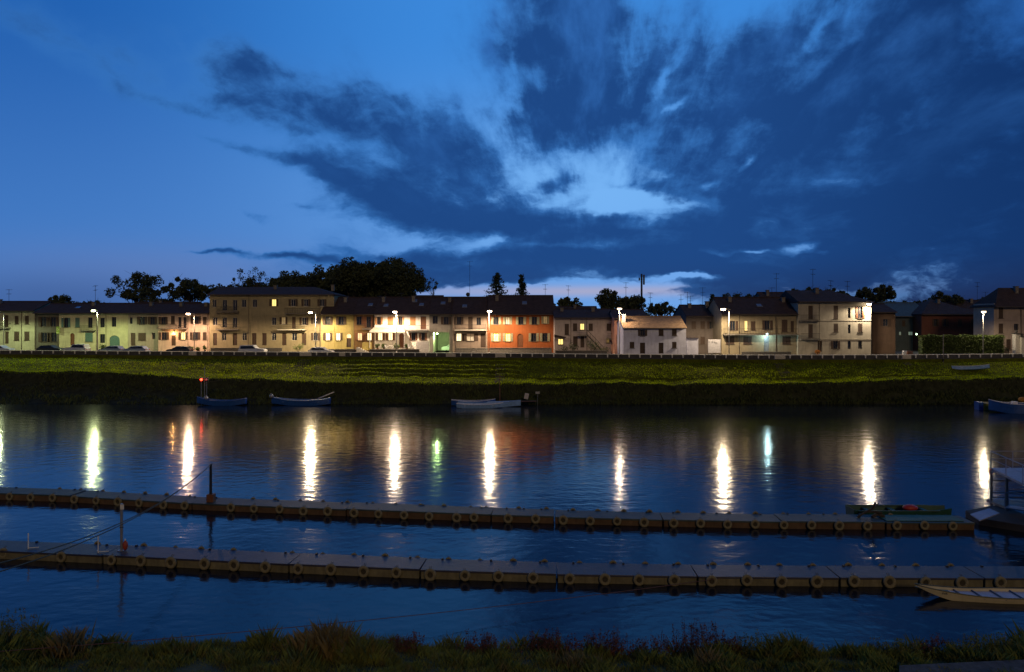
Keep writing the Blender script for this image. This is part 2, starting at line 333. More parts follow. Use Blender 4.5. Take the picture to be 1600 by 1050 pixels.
# ---------------------------------------------------------------- houses
def stairs_mb(mb, x0, x1, y0, z0, y1, z1, n):
    for i in range(n):
        ya = y0+(y1-y0)*i/n; z = z0+(z1-z0)*(i+1)/n; mb.box(x0, x1, ya, y1, z-(z1-z0)/n, z)
def house(name, label, x0, x1, eave, ridge, Y, wallcol, wins, depth=10., rise=None, cat='house', roof=None, group='houses along the far road', over=.55, balconies=(), courses=(), pipes=(), chim=(), sky=(), hip=False, ground=None, passage=None, rparap=False, frame=None, shmat=None):
    Xa = PX(x0, Y); Xb = PX(x1, Y); W = Xb-Xa; H = PZ(eave, Y)-G; g = G if ground is None else ground
    root = empty(name, (Xa, Y, g), label=label, cat=cat, group=group); off = G-g
    lx = lambda p: PX(p, Y)-Xa
    lz = lambda p: PZ(p, Y)-g
    Ht = lz(eave)
    holes = []
    for wdef in wins:
        cx, cy, ww, hh, kd = wdef[:5]; s = Y/F
        holes.append([lx(cx)-ww*s/2, lx(cx)+ww*s/2, max(.02, lz(cy)-hh*s/2), min(Ht-.05, lz(cy)+hh*s/2), kd, wdef[5] if len(wdef) > 5 else None])
    holes = [h for h in holes if h[0] > .05 and h[1] < W-.05]
    allh = [h[:4] for h in holes]
    if passage: pa = (lx(passage[0]), lx(passage[1]), 0.0, lz(passage[2])); allh.append(pa)
    xsn = sorted(set([0, W]+[h[0] for h in allh]+[h[1] for h in allh])); zsn = sorted(set([-.4, Ht]+[h[2] for h in allh]+[h[3] for h in allh]))
    wb = MB()
    for a, b in zip(xsn, xsn[1:]):
        for c, d in zip(zsn, zsn[1:]):
            mx, mz = (a+b)/2, (c+d)/2
            if any(h[0] < mx < h[1] and h[2] < mz < h[3] for h in allh): continue
            wb.face([(a, 0, c), (b, 0, c), (b, 0, d), (a, 0, d)])
    T = .3
    for h in allh:
        a, b, c, d = h; t = T if h is not (pa if passage else None) else 8
        wb.face([(a, 0, c), (a, 0, d), (a, t, d), (a, t, c)]); wb.face([(b, 0, c), (b, t, c), (b, t, d), (b, 0, d)])
        wb.face([(a, 0, d), (b, 0, d), (b, t, d), (a, t, d)]); wb.face([(a, 0, c), (a, t, c), (b, t, c), (b, 0, c)])
        if t == 8: wb.face([(a, t, c), (b, t, c), (b, t, d), (a, t, d)])
    rz = PZ(ridge, Y+depth/2)-g
    if hip: rz = PZ(ridge, Y+depth/2)-g
    wb.face([(0, 0, -.4), (0, 0, Ht), (0, depth, Ht), (0, depth, -.4)]); wb.face([(W, 0, -.4), (W, depth, -.4), (W, depth, Ht), (W, 0, Ht)])
    wb.face([(0, depth, -.4), (0, depth, Ht), (W, depth, Ht), (W, depth, -.4)])
    if not hip:
        for xx in (0.0, W): wb.face([(xx, 0, Ht), (xx, depth/2, rz-.12), (xx, depth, Ht)])
    # arch spandrels
    for a, b, c, d, kd, _ in holes:
        if kd[0] == 'A':
            r = (b-a)/2; cx = (a+b)/2; n = 6
            rr = min(r, (d-c)*.4)
            for sg in (-1, 1):
                pl = [(cx+sg*r, .005, d)]
                pl += [(cx+sg*r*math.cos(math.pi/2*i/n), .005, d-rr+rr*math.sin(math.pi/2*i/n)) for i in range(n+1)]
                wb.face(pl)
    for cy in courses:
        z = lz(cy); wb.box(-.03, W+.03, -.07, -.002, z-.12, z)
    if wallcol[0] < .54 and name not in ('red_house',): wallcol = tuple(c*.8 for c in wallcol)
    wm = mat('plaster '+str(tuple(round(c, 3) for c in wallcol)), wallcol, .92, nscale=.9, namt=.16, stain=tuple(c*.72 for c in wallcol), bump=.15, bscale=12)
    wb.build('wall', wm, root)
    rm = roof or M_ROOF; fm = frame or M_FRAMED
    # roof
    rb = MB(); th = .16; o1 = over; sl = (rz-Ht)/(depth/2); e = .25
    if hip:
        hd = min(depth/2, W/2-.1)
        A = [(-e, -o1, Ht-o1*sl), (W+e, -o1, Ht-o1*sl), (W+e, depth+o1, Ht-o1*sl), (-e, depth+o1, Ht-o1*sl)]
        B = [(hd if hip in ('both', 'left') else -e, depth/2, rz), (W-hd if hip in ('both', 'right') else W+e, depth/2, rz)]
        up = lambda p: (p[0], p[1], p[2]+th)
        rb.face([up(A[0]), up(A[1]), up(B[1]), up(B[0])]); rb.face([up(A[2]), up(A[3]), up(B[0]), up(B[1])])
        rb.face([up(A[1]), up(A[2]), up(B[1])]); rb.face([up(A[3]), up(A[0]), up(B[0])])
        for i in range(4): j = (i+1) % 4; rb.face([A[i], A[j], up(A[j]), up(A[i])])
        rb.face(A[::-1])
    else:
        poly = [(-o1, Ht-o1*sl+.02), (depth/2, rz+.02), (depth+o1, Ht-o1*sl+.02), (depth+o1, Ht-o1*sl+th), (depth/2, rz+th), (-o1, Ht-o1*sl+th)]
        rb.prism(poly, 'x', -e if x0 < -30 else -.1, W+.1)
        rb.tube((-.1, depth/2, rz+th), (W+.1, depth/2, rz+th), .13, 6)
    ro = rb.build('roof', rm, root)
    gt = MB(); gt.tube((-.05, -o1-.06, Ht-o1*sl+.04), (W+.05, -o1-.06, Ht-o1*sl+.04), .075, 6)
    for p in pipes: gt.tube((lx(p), -.1, off), (lx(p), -.1, Ht-.2), .05, 6).tube((lx(p), -.1, Ht-.2), (lx(p), -o1-.06, Ht-o1*sl), .05, 6)
    gt.build('gutter', M_FRAMED, root)
    for p, hh in chim:
        cm = MB(); x = lx(p); yy = depth*.36; zz = Ht+sl*yy
        cm.box(x-.3, x+.3, yy-.3, yy+.3, zz-.3, zz+hh).box(x-.38, x+.38, yy-.38, yy+.38, zz+hh+.003, zz+hh+.1)
        cm.build('chimney', M_STONE, ro)
    for p, q in sky:
        x = lx(p); yy = depth*.5*q; zz = Ht+sl*yy+th; sm = MB()
        sm.face([(x-.45, yy-.4, zz-.4*sl+.06), (x+.45, yy-.4, zz-.4*sl+.06), (x+.45, yy+.4, zz+.4*sl+.06), (x-.45, yy+.4, zz+.4*sl+.06)])
        sm.box(x-.5, x+.5, yy-.46, yy-.4, zz-.5*sl, zz-.35*sl+.08)
        sm.build('skylight', M_GLASS2, ro)
    # openings
    for a, b, c, d, kd, mm in holes:
        w2 = (b-a)
        if kd[0] in 'DA':
            db = MB(); top = d if kd[0] == 'D' else d
            hasfan = kd[0] == 'A' and kd.endswith('f') or kd == 'Df'
            zt = d-.32*(d-c) if kd == 'Af' else (d-.18*(d-c) if kd == 'Df' else d)
            db.box(a, b, .16, .22, c, zt)
            for s_ in (.08, .56): db.box(a+w2*.12, b-w2*.12, .135, .158, c+(zt-c)*s_, c+(zt-c)*(s_+.34))
            if w2 > 1.6: db.box((a+b)/2-.02, (a+b)/2+.02, .12, .133, c, zt)
            do = db.build('door', mm or M_WOODD, root)
            if hasfan: MB().box(a, b, .17, .21, zt, d).build('fanlight', L_PCH, do)
            MB().ball((b-w2*.14, .11, c+(zt-c)*.47), .035).build('handle', M_STEEL, do)
        else:
            fb = MB(); fw = .06
            fb.box(a, a+fw, .13, .19, c, d).box(b-fw, b, .13, .19, c, d).box(a+fw, b-fw, .13, .19, d-fw, d).box(a+fw, b-fw, .13, .19, c, c+fw)
            if kd[0] != 'g' or w2 > .6: fb.box((a+b)/2-.03, (a+b)/2+.03, .125, .185, c+fw, d-fw)
            if c > off+.5 and kd[0] != 'g': fb.box(a-.1, b+.1, -.12, .12, c-.07, c-.003)
            wo = fb.build('window', fm, root)
            pm = {'L': mm or L_YEL}.get(kd[0], M_GLASS)
            MB().box(a+.02, b-.02, .2, .23, c+.02, d-.02).build('pane', pm, wo)
            if kd[0] == 's':
                for s0, s1 in ((a+.01, (a+b)/2-.01), ((a+b)/2+.01, b-.01)):
                    sh = MB().box(s0, s1, .02, .06, c+.01, d-.01)
                    nn = max(3, int((d-c)/.3))
                    for i in range(nn): z = c+.06+(d-c-.1)*i/nn; sh.box(s0+.05, s1-.05, .0, .018, z, z+(d-c)/nn*.45)
                    sh.build('shutter', mm or shmat or M_WOODD, wo)
            elif kd in ('o', 'L'):
                sw = w2*.48; sm = shmat or M_WOODD
                if kd == 'o' and mm: sm = mm
                for s0 in (a-sw-.02, b+.02):
                    if s0 < .02 or s0+sw > W-.02: continue
                    sh = MB().box(s0, s0+sw, -.06, -.015, c+.01, d-.01)
                    nn = max(3, int((d-c)/.3))
                    for i in range(nn): z = c+.06+(d-c-.1)*i/nn; sh.box(s0+.05, s0+sw-.05, -.08, -.062, z, z+(d-c)/nn*.45)
                    sh.build('shutter', sm, wo)
    for bx0, bx1, fy, dp, rail in balconies:
        a, b, z = lx(bx0), lx(bx1), lz(fy)
        sb = MB().box(a, b, -dp, -.003, z-.16, z); so = sb.build('balcony', M_STONE if rail != 'pale' else M_CONC, root)
        r = MB(); hgt = .95
        for xx in np.arange(a+.04, b-.02, .16 if rail != 'wide' else .5): r.tube((xx, -dp+.05, z), (xx, -dp+.05, z+hgt), .014, 4)
        for xx in (a+.04, b-.04): r.tube((xx, -.02, z+hgt), (xx, -dp+.05, z+hgt), .025, 4).tube((xx, -.02, z+.1), (xx, -dp+.05, z+.1), .02, 4)
        r.tube((a, -dp+.05, z+hgt), (b, -dp+.05, z+hgt), .03, 5).tube((a, -dp+.05, z+.1), (b, -dp+.05, z+.1), .02, 5)
        r.build('railing', M_IRON, so)
    root['_'] = 0; del root['_']
    return root, lx, lz
M_GLASS2 = mat('skylight glass', (.3, .36, .42), .15, .6, spec=1)
S = 's'; O = 'o'; D = 'D'
CREAM = (.5, .45, .32)
house('cream_house', 'cream two storey house with iron balcony at the far left end of the row', -60, 54, 485, 472, 142.5, (.5, .49, .36),
      [(26, 500, 6, 13, S), (42, 500, 6, 13, S), (10, 502, 6, 19, D), (-6, 500, 6, 13, O), (-25, 500, 6, 13, O), (26, 525, 8, 14, S), (42, 525, 8, 14, S), (10.5, 527, 6, 20, D), (-10, 525, 8, 13, O)],
      balconies=[(-12, 17, 512, 1.0, 'i')], pipes=(34,), courses=(517,), chim=((-20, 1.0),))
house('grey_brown_house', 'narrow dark grey brown house right of the cream house at the left end', 54.3, 92, 488.5, 475.5, 141.5, (.15, .14, .12),
      [(68, 503, 8, 15, O), (83, 503, 8, 15, O), (69, 527, 9, 15, O), (84, 527, 9, 15, O)], pipes=(56,))
house('yellowish_house', 'pale yellow house with small iron balcony, arched doorway and teal arched garage', 92.3, 200, 488.5, 475, 141, (.55, .52, .34),
      [(103, 504, 7, 15, O), (121, 504, 7, 15, S), (141, 504, 7, 16, 'g'), (160, 504, 7, 15, 'g'), (178, 503, 7, 15, 'g'), (113, 530, 7, 19, 'A', M_WOODB), (139, 527, 12, 14, S), (160, 529, 8, 14, 'g'), (179, 533, 16, 18, 'A', M_SHTEAL)],
      balconies=[(128, 150, 516, .8, 'i')], courses=(518,), pipes=(166,), shmat=M_SHTEAL, chim=((130, .9),), sky=((110, .5),))
house('shuttered_beige_house', 'beige house with wide brown shutters between the yellow house and the pink house', 200.3, 247, 488.5, 475, 139.5, (.42, .38, .31),
      [(205, 501, 4, 10, 'g'), (222, 501, 8, 12, O), (238, 501, 7, 12, O), (208, 530, 7, 20, D), (222, 526, 12, 12, S), (240, 525, 5, 10, 'g')], chim=((222, .8),))
house('pinkish_house', 'pinkish house with a long balcony and glowing door transom beside the tall three storey block', 247.3, 327, 489, 475.5, 138.5, (.58, .45, .36),
      [(255, 501, 7, 12, O), (270, 500, 6, 13, S), (281, 504, 5, 17, 'g'), (289, 504, 5, 17, 'g'), (306, 500, 8, 12, O), (320, 501, 6, 12, S), (256, 525, 8, 12, O), (271, 530, 7, 20, 'Df'), (286, 525, 7, 12, 'L'), (305, 525, 8, 12, O), (320, 525, 6, 12, S)],
      balconies=[(248, 293, 513, 1.0, 'i')], courses=(516,), pipes=(294, 325), chim=((270, .9), (310, .8)))
house('apartment_house', 'tall three storey ochre block with balconies and one lit top window', 327.5, 522, 460, 449.5, 136.5, (.36, .31, .19),
      [(335, 474, 6, 12, 'g'), (351, 477, 7, 17, 'g'), (367, 477, 7, 17, 'g'), (381, 474, 7, 12, 'g'), (398, 474, 7, 12, 'g'), (428, 473, 7, 11, 'L'), (458, 473, 7, 11, O), (478, 473, 7, 11, O), (503, 473, 7, 11, O),
       (336, 502, 7, 12, 'g'), (351, 504, 7, 16, 'g'), (367, 504, 7, 16, 'g'), (428, 502, 7, 12, 'g'), (443, 501, 6, 11, 'L', L_DIM), (459, 504, 6, 18, D), (475, 502, 7, 12, O), (493, 501, 7, 10, O),
       (336, 530, 6, 19, D), (350, 526, 7, 12, 'g'), (367, 530, 7, 19, D), (382, 526, 7, 12, 'g'), (397, 530, 7, 19, D), (413, 530, 7, 19, D), (428, 526, 7, 12, 'g'), (444, 530, 7, 19, D), (460, 526, 8, 12, 'g'), (475, 530, 7, 19, D), (493, 526, 7, 12, O)],
      balconies=[(340, 374, 487, .9, 'i'), (340, 374, 514.5, .9, 'i'), (436, 479, 514.5, 1.2, 'pale'), (447, 500, 489.5, .9, 'wide')], courses=(493, 516), pipes=(389, 500), hip='right', chim=((512, .9), (420, .8)), frame=M_FRAME, depth=11)
house('olive_house', 'olive yellow house with two lit ground windows and an arched fanlight door', 522.5, 553, 489, 466, 134, (.4, .33, .12), [(533, 501, 8, 13, O), (545, 532, 7, 21, 'Af'), (528, 526, 7, 12, 'L', L_CRM)], pipes=(553,), chim=((533, .9),))
house('lit_yellow_house', 'cream yellow house front beside the street lamp left of the olive house', 502, 522.3, 489, 466, 134.6, (.44, .37, .16), [(512, 501, 8, 13, O), (512, 526, 7, 12, 'L', L_CRM)], courses=(516,), sky=((510, .6),))
house('ochre_house', 'narrow brown ochre house with two peach lit windows left of the white house', 553.3, 585, 489, 466, 133.6, (.26, .15, .06), [(561, 501, 8, 13, O), (576, 503, 7, 17, O), (562, 526, 7, 12, 'L', L_PCH), (577, 526, 7, 12, 'L', L_CRM)],
      balconies=[(567, 585, 513.5, .8, 'i')], courses=(516,), pipes=(584,), sky=((575, .5),), shmat=M_WOODB)
house('white_house', 'bright white floodlit house with arched brown door, awning and garden chairs', 585.3, 671, 489, 465.5, 133, (.8, .74, .66),
      [(592, 501, 6, 12, O, M_WOODO), (610, 501, 9, 13, S, M_WOODO), (625.5, 501, 6, 13, O, M_WOODO), (645, 501, 9, 13, S, M_WOODO), (661.5, 504.5, 8.5, 20, D, M_WOODB), (594, 526, 7, 12, 'L', L_CRM), (610, 526, 7, 12, 'L', L_CRM), (628, 532, 9, 23, 'A', M_WOODB), (646, 526, 6, 12, O), (661, 526, 6, 12, O)],
      balconies=[(636, 670, 516, 1.3, 'i')], courses=(491,), sky=((600, .45), (644, .75), (656, .5)), shmat=M_WOODB, chim=((642, 1.1), (594, .9)))
PH, plx, plz = house('passage_house', 'grey house pierced by a driveway passage glowing pale green', 671.3, 707, 489, 465.5, 132.6, (.3, .27, .24),
      [(680, 500, 8, 12, 'g'), (697, 501, 8, 12, O)], passage=(677, 702, 519), chim=((700, .8),), sky=((690, .6),))
house('brown_balcony_house', 'grey brown house with long balcony between the green passage and the red house', 707.3, 761.5, 489, 465.5, 132.2, (.36, .28, .23),
      [(717, 501, 7, 12, O), (735, 505, 7, 20, D), (748, 502, 7, 12, 'g'), (717, 527, 8, 12, 'L', L_CRM), (735, 527, 12, 12, 'L', L_DBR), (755, 532, 8, 22, D)], balconies=[(711, 760, 515, 1.2, 'pale')], courses=(491,), pipes=(712,), sky=((725, .4),))
house('red_house', 'orange red house with yellow lit windows and green grey shutters', 762, 866, 489, 463, 131.6, (.37, .1, .026),
      [(775, 501, 8, 12, O), (793, 501, 7, 12, 'L', L_DIM), (814, 501, 8, 12, O), (835, 501, 8, 12, O), (852, 500, 6, 12, 'L', L_DIM), (775, 527, 8, 13, 'L', L_LEM), (793.5, 527, 8, 13, 'L', L_LEM), (813, 532, 9, 21, 'A', M_WOODB), (834, 527, 8, 13, O), (851.5, 527, 8, 13, O)],
      courses=(491,), pipes=(866,), shmat=M_SHGR, chim=((776, 1.1),), sky=((820, .55),))
house('pale_stairs_house', 'pale pink house with outside iron stairs right of the red house', 866.5, 958, 496, 484, 128.4, (.52, .44, .42),
      [(885.7, 514.5, 6.5, 17, S), (898.6, 511, 6.5, 11.5, S), (909.8, 510.5, 6.5, 10, 'Lx', L_YEL), (923, 511, 6.5, 11, S), (951.5, 511, 7, 11, S), (876, 534, 8, 9, 'Lx', L_YEL), (899, 533, 7, 15, S), (910, 534, 6, 18, D), (950, 532, 5, 8, 'Lx', L_DIM)],
      balconies=[(903, 918, 523.5, 1.1, 'i'), (948, 957, 529, 1.0, 'i')], pipes=(892, 917), chim=((880, .7), (930, .8)))
house('salmon_house', 'narrow salmon pink house behind the lamp post left of the white tiled roof house', 960, 1012, 497, 485, 124.5, (.55, .28, .2), [(966, 530, 5, 14, D), (968, 510, 5, 9, S)], depth=9)
H12, lx12, lz12 = house('low_white_house', 'low white house with ochre tiled roof, two brown doors and small dark windows', 974, 1072, 512, 496, 117.6, (.66, .68, .84),
      [(1004, 520, 7, 10, O), (1033, 519.5, 7.5, 10, S), (1053.6, 519.5, 7.5, 10, S), (987.5, 539, 7, 9.5, S), (1053.6, 539, 7, 9.5, S), (1004, 544, 8, 17, D, M_WOODD), (1033, 544, 7.5, 17, D, M_WOODD)], depth=8.5, roof=M_ROOFL, over=.4)
cm = MB(); x = lx12(977.5); cm.box(x-.25, x+.25, 1.6, 2.1, lz12(506), lz12(492)).box(x-.33, x+.33, 1.52, 2.18, lz12(492)+.003, lz12(491)); cm.build('chimney', M_WHITE, H12)
wmH12 = [c for c in H12.children if c.name.startswith('wall')][0].data.materials[0]
ex = MB(); ex.box(lx12(1072)+.12, lx12(1091.5), .15, 6, -.4, lz12(528.5)); ex.build('annex_wall', wmH12, H12)
ex = MB(); ex.box(lx12(1072)+.12, lx12(1092), .05, 6.1, lz12(528.5)+.003, lz12(528.5)+.12); ex.build('annex_roof', M_ROOF, H12)
house('dark_stone_house', 'dark unlit grey house set back between the low white house and the street lamp', 1072, 1127, 493, 478, 127, (.15, .125, .115), [(1084, 508, 7, 12, S), (1098, 508, 7, 12, S), (1112, 508, 7, 12, O), (1098, 532, 7, 12, S)], chim=((1085, .9), (1113, 1.3)))
house('tan_house', 'tan house with full width balcony and bluish porch lamp over its door', 1127.5, 1246, 489, 466, 121.6, (.32, .27, .18),
      [(1145, 509, 8, 15, O), (1166, 509, 5, 16, 'Lx', L_YEL), (1177, 509, 7, 14, S), (1199, 508, 8, 15, O), (1226, 509, 9, 19, S), (1238, 510, 5, 17, S), (1141, 531.6, 13, 12, S), (1168, 531.6, 13, 12, S), (1198, 537, 8, 24, D, M_STEEL), (1229, 531.6, 13, 12, S)],
      balconies=[(1129, 1244, 522, 1.2, 'wide')], pipes=(1155, 1212), chim=((1150, .9), (1236, .8)), sky=((1193, .45),))
house('tall_grey_house', 'tall three storey pale grey house lit by the lamp on its right corner', 1247, 1361, 470.5, 455, 121, (.5, .46, .37),
      [(1266.5, 488, 7, 21, S), (1306, 488, 7, 21, S), (1327, 489, 4, 16, 'g'), (1344, 488, 7, 19, O, M_WOODB), (1266.5, 517, 7, 21, S), (1306, 512, 7, 13, S), (1327, 514, 4, 14, 'g'), (1344, 512, 7, 13, S), (1281, 541, 7, 17, D), (1305.6, 539, 7, 13, O), (1327, 539, 5, 13, 'g'), (1344, 539, 6, 13, 'g')],
      balconies=[(1249, 1279, 500.5, .8, 'i'), (1249, 1279, 529.5, .8, 'i')], courses=(500.5, 529.5, 473), depth=10, pipes=(1280,), hip='right', chim=((1290, 1.0),))
house('umber_house', 'dark brown house with one arched upper window right of the tall grey house', 1363, 1399, 487, 476, 127, (.12, .075, .05), [(1384, 504, 8, 11, O)], depth=8)
house('teal_roof_house', 'low dark house with bluish roof behind the green porch lamp', 1392, 1452, 493, 474, 141, (.08, .1, .12), [(1407, 521, 4, 6, 'Lx', L_GRN), (1424, 521, 9, 6, 'Lx', L_GRN), (1412, 505, 5, 9, S), (1430, 505, 5, 9, S)], roof=mat('bluish metal roof', (.06, .1, .12), .6, wave=('X', 1.2, 0)))
house('dark_red_house', 'dark brick red house with big hipped roof behind the hedge', 1440, 1536, 490, 469, 138, (.16, .055, .04), [(1462, 504, 5, 11, O), (1477, 504, 5, 11, O), (1500, 504, 6, 11, S), (1520, 504, 6, 11, S), (1470, 530, 6, 12, S), (1510, 530, 6, 12, S)], hip='both', depth=14, chim=((1490, .9),))
house('rose_house', 'pale rose house with dark hipped roof at the right end of the row', 1553, 1690, 474, 451, 124, (.46, .37, .32), [(1564, 489, 7, 17, S), (1564, 513, 7, 15, S), (1588, 511, 7, 10, 'g'), (1610, 489, 7, 15, S), (1610, 512, 7, 13, S), (1640, 489, 7, 15, S), (1640, 512, 7, 13, S), (1576, 538, 7, 16, S), (1620, 540, 9, 18, D)], courses=(500,), pipes=(1595,), hip='both', depth=5.5, over=.7, chim=((1600, 1.1),))
# big dark roofs behind (second row)
house('rear_house', 'dark house roof rising behind the pink house at left', 195, 300, 484, 473, 158, (.12, .1, .09), [(215, 489, 5, 6, 'g')], depth=9, group='second row houses behind the road', chim=((240, .9),))
house('rear_house', 'dark second row house behind the passage and its chimneys', 640, 690, 478, 463, 156, (.14, .13, .12), [(650, 483, 5, 6, 'g')], depth=8, group='second row houses behind the road')
house('rear_house', 'dark low roofed house behind the pale stairs house', 868, 935, 491, 480, 150, (.1, .1, .1), [(880, 495, 5, 6, 'g')], depth=8, group='second row houses behind the road', chim=((900, .9),))
house('rear_house', 'dark gabled house with white dormer between tan and tall grey houses', 1195, 1262, 474, 458, 145, (.14, .13, .12), [(1219, 480, 5, 7, 'g')], depth=9, group='second row houses behind the road', chim=((1208, 1.2), (1248, .9)))
house('rear_house', 'dark house behind the dark red house and the tall hedge', 1490, 1560, 484, 470, 160, (.09, .07, .07), [(1510, 490, 5, 7, 'g')], depth=8, group='second row houses behind the road', chim=((1530, 1.0),))

# terrace walls in front of the raised houses
def bx(name, m, px0, px1, py0, py1, Y, dp, label, cat, bevel=.02, **k):
    root = MB(); Xa, Xb = PX(px0, Y), PX(px1, Y); z1 = PZ(py0, Y); z0 = PZ(py1, Y)
    root.box(-(Xb-Xa)/2, (Xb-Xa)/2, 0, dp, 0, z1-z0)
    o = root.build(name, m, bevel=bevel); o.location = ((Xa+Xb)/2, Y, z0); return tag(o, label, cat, **k)
def terrace(px0, px1, top, Y, m, label, cop=True):
    Xa, Xb = PX(px0, Y), PX(px1, Y); h = PZ(top, Y)-G
    r = empty('terrace_wall', ((Xa+Xb)/2, Y, G), label=label, cat='low wall', group='low walls in front of the houses'); w2 = (Xb-Xa)/2
    MB().box(-w2, w2, 0, .35, -.1, h-.08).build('masonry', m, r)
    if cop: MB().box(-w2-.04, w2+.04, -.05, .4, h-.077, h).build('coping', M_STONE, r)
    return r
terrace(500, 556, 545.5, 130.4, M_DSTONE, 'dark low wall before the olive house left of the small steps')
terrace(578, 655, 545.5, 129.4, M_DSTONE, 'dark terrace wall below the garden chairs of the white house')
terrace(712, 763, 544, 129.6, M_STONE, 'grey terrace wall below the brown balcony house')
terrace(765, 862, 543.5, 128.6, M_STONE, 'mottled terrace wall below the orange red house')
terrace(868, 948, 547.5, 123.0, M_DSTONE, 'low mossy garden wall before the pale stairs house')
terrace(1160, 1236, 549, 119.6, M_DSTONE, 'long low bluish wall before the tan house porch', False)
terrace(329, 440, 543.5, 133.8, M_DSTONE, 'low dark wall along the three storey block')
bx('white_gate', mat('gate paint', (.36, .36, .4), .6), 1106.5, 1126, 530.5, 551.5, 119, .12, 'white sheet metal gate with dark marks along its top', 'gate')
gm = MB()
for i in range(7): a = random.uniform(.1, 2.0); b = random.uniform(1.7, 2.15); gm.tube((a-1.08, -.02, b), (a-1.0+random.uniform(-.1, .1), -.02, b-.25), .03, 4)
gmo = gm.build('stain_mark', M_IRON, bpy.data.objects['white_gate'])
# low white wall right of the white house front
bx('white_wall', mat('white wall', (.55, .52, .5), .9), 650, 671, 533, 551.5, 130.6, .25, 'plain whitish low wall panel right of the garden chairs', 'wall')
bx('yellow_wall', mat('yellow wall', (.5, .4, .12), .9), 566, 580, 535, 547, 130.8, .25, 'short yellow garden wall beside the small lit steps', 'wall')
st = MB(); Yst = 130.0
for i in range(5):
    st.box(i*.42, i*.42+.42, 0, 1.1, 0, 1.1-i*.2)
o = st.build('entrance_steps', M_CONC); o.location = (PX(557, Yst), Yst, G); tag(o, 'small pale lit steps climbing to the ochre house', 'steps')
# awning of the white house
aw = empty('awning', (PX(608, 133), 133, G), label='pale awning over the lit ground windows of the white house', cat='awning')
a = MB(); zz = PZ(511.5, 133)-G; w2 = 3.0
a.face([(-w2, -.05, zz), (w2, -.05, zz), (w2+.4, -2.3, zz-.75), (-w2-.4, -2.3, zz-.75)]); a.face([(-w2-.4, -2.3, zz-.75), (w2+.4, -2.3, zz-.75), (w2+.4, -2.32, zz-.98), (-w2-.4, -2.32, zz-.98)])
a.build('canopy', mat('awning cloth', (.65, .6, .5), .9, transl=.3), aw)
MB().tube((-w2-.3, -2.28, zz-.8), (-w2-.3, -2.28, .9), .04).tube((w2+.3, -2.28, zz-.8), (w2+.3, -2.28, .9), .04).tube((-w2-.4, -2.28, zz-.78), (w2+.4, -2.28, zz-.78), .04).build('frame', M_WHITE, aw)
# porch canopy and outside stairs of the stairs house
pc = MB(); Y = 127.2; pc.prism([(-1.0, 0), (1.1, 0), (1.1, .12), (-1.0, .55)], 'y', -.2, 1.1)
pc = pc.build('porch_canopy', M_ROOF); pc.location = (PX(875, Y), Y, PZ(527.5, Y)); tag(pc, 'small dark tiled porch roof over a lit window next to the red house', 'canopy')
es = empty('outside_stairs', (PX(918, 127.2), 127.2, G), label='dark iron stairs slanting down to the right from the lit upper door', cat='stairs')
top = PZ(524, 127.2)-G; L_ = (PX(943, 127.2)-PX(918, 127.2))
s1 = MB(); n = 12
for i in range(n): s1.box(L_*i/n, L_*(i+1)/n, -.4, .4, top*(1-(i+1)/n)+.3, top*(1-(i+1)/n)+.36)
s1.build('tread', M_IRON, es)
s2 = MB()
for yy in (-.42, .42):
    s2.tube((0, yy, top), (L_, yy, .3), .06, 4).tube((0, yy, top+.95), (L_, yy, 1.25), .03, 4)
    for i in range(7): u = i/6; s2.tube((L_*u, yy, top*(1-u)+.3*u), (L_*u, yy, top*(1-u)+.3*u+.95), .018, 4)
s2.build('railing', M_IRON, es)
# garden chairs, table, potted plants
M_LEAF = mat('garden plant leaves', (.09, .13, .03), .7, nscale=3, namt=.5, transl=.3)
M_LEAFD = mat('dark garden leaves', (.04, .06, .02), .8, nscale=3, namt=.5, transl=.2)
def leafcloud(n, cs, rs, sz):
    cs = np.array(cs); k = rng.integers(0, len(cs), n); d = rng.normal(size=(n, 3)); d /= np.linalg.norm(d, axis=1)[:, None]
    p = cs[k]+d*np.array(rs)[k][:, None]*rng.uniform(.55, 1.08, n)[:, None]
    a = rng.normal(size=(n, 3)); a /= np.linalg.norm(a, axis=1)[:, None]; b = np.cross(a, rng.normal(size=(n, 3))); b /= np.linalg.norm(b, axis=1)[:, None]
    s = (sz*rng.uniform(.5, 1.3, n))[:, None]
    V = np.stack([p-a*s, p+b*s*.6, p+a*s, p-b*s*.6], 1).reshape(-1, 3)
    return V, np.arange(n*4).reshape(-1, 4)
def potplant(px, Y, h, w_, label, m=None, pot=True, zb=None):
    zb = G if zb is None else zb
    r = empty('potted_plant' if pot else 'shrub', (PX(px, Y), Y, zb), label=label, cat='plant', group='garden plants in front of the houses')
    if pot: MB().tube((0, 0, 0), (0, 0, .35), .16, 10, .22).build('pot', M_WOODB, r)
    cs = [(random.uniform(-w_, w_)*.5, random.uniform(-.2, .2), h*random.uniform(.45, .85)) for _ in range(7)]
    V, Fc = leafcloud(420, cs, [w_*.42]*7, .09); npmesh('foliage', V, Fc, m or M_LEAF, r, 4)
    s = MB()
    for c in cs: s.tube((0, 0, .2 if pot else 0), c, .02, 4)
    s.build('stem', M_BARK, r)
TZ = G+.75
tf = MB(); Xa, Xb = PX(579, 131), PX(655, 131); tf.box(-(Xb-Xa)/2, (Xb-Xa)/2, 0, 3.1, 0, .66); tf = tf.build('terrace_floor', M_STONE); tf.location = ((Xa+Xb)/2, 129.76, G-.02); tag(tf, 'raised paved terrace under the white garden chairs', 'terrace')
TZ = G+.64
potplant(590, 130.6, 1.0, .6, 'green potted plant left of the garden chairs', zb=TZ)
potplant(600, 130.8, 1.1, .7, 'bushy potted plant under the left lit window of the white house', zb=TZ)
potplant(620, 130.4, 1.15, .8, 'round green shrub pot left of the arched brown door', zb=TZ)
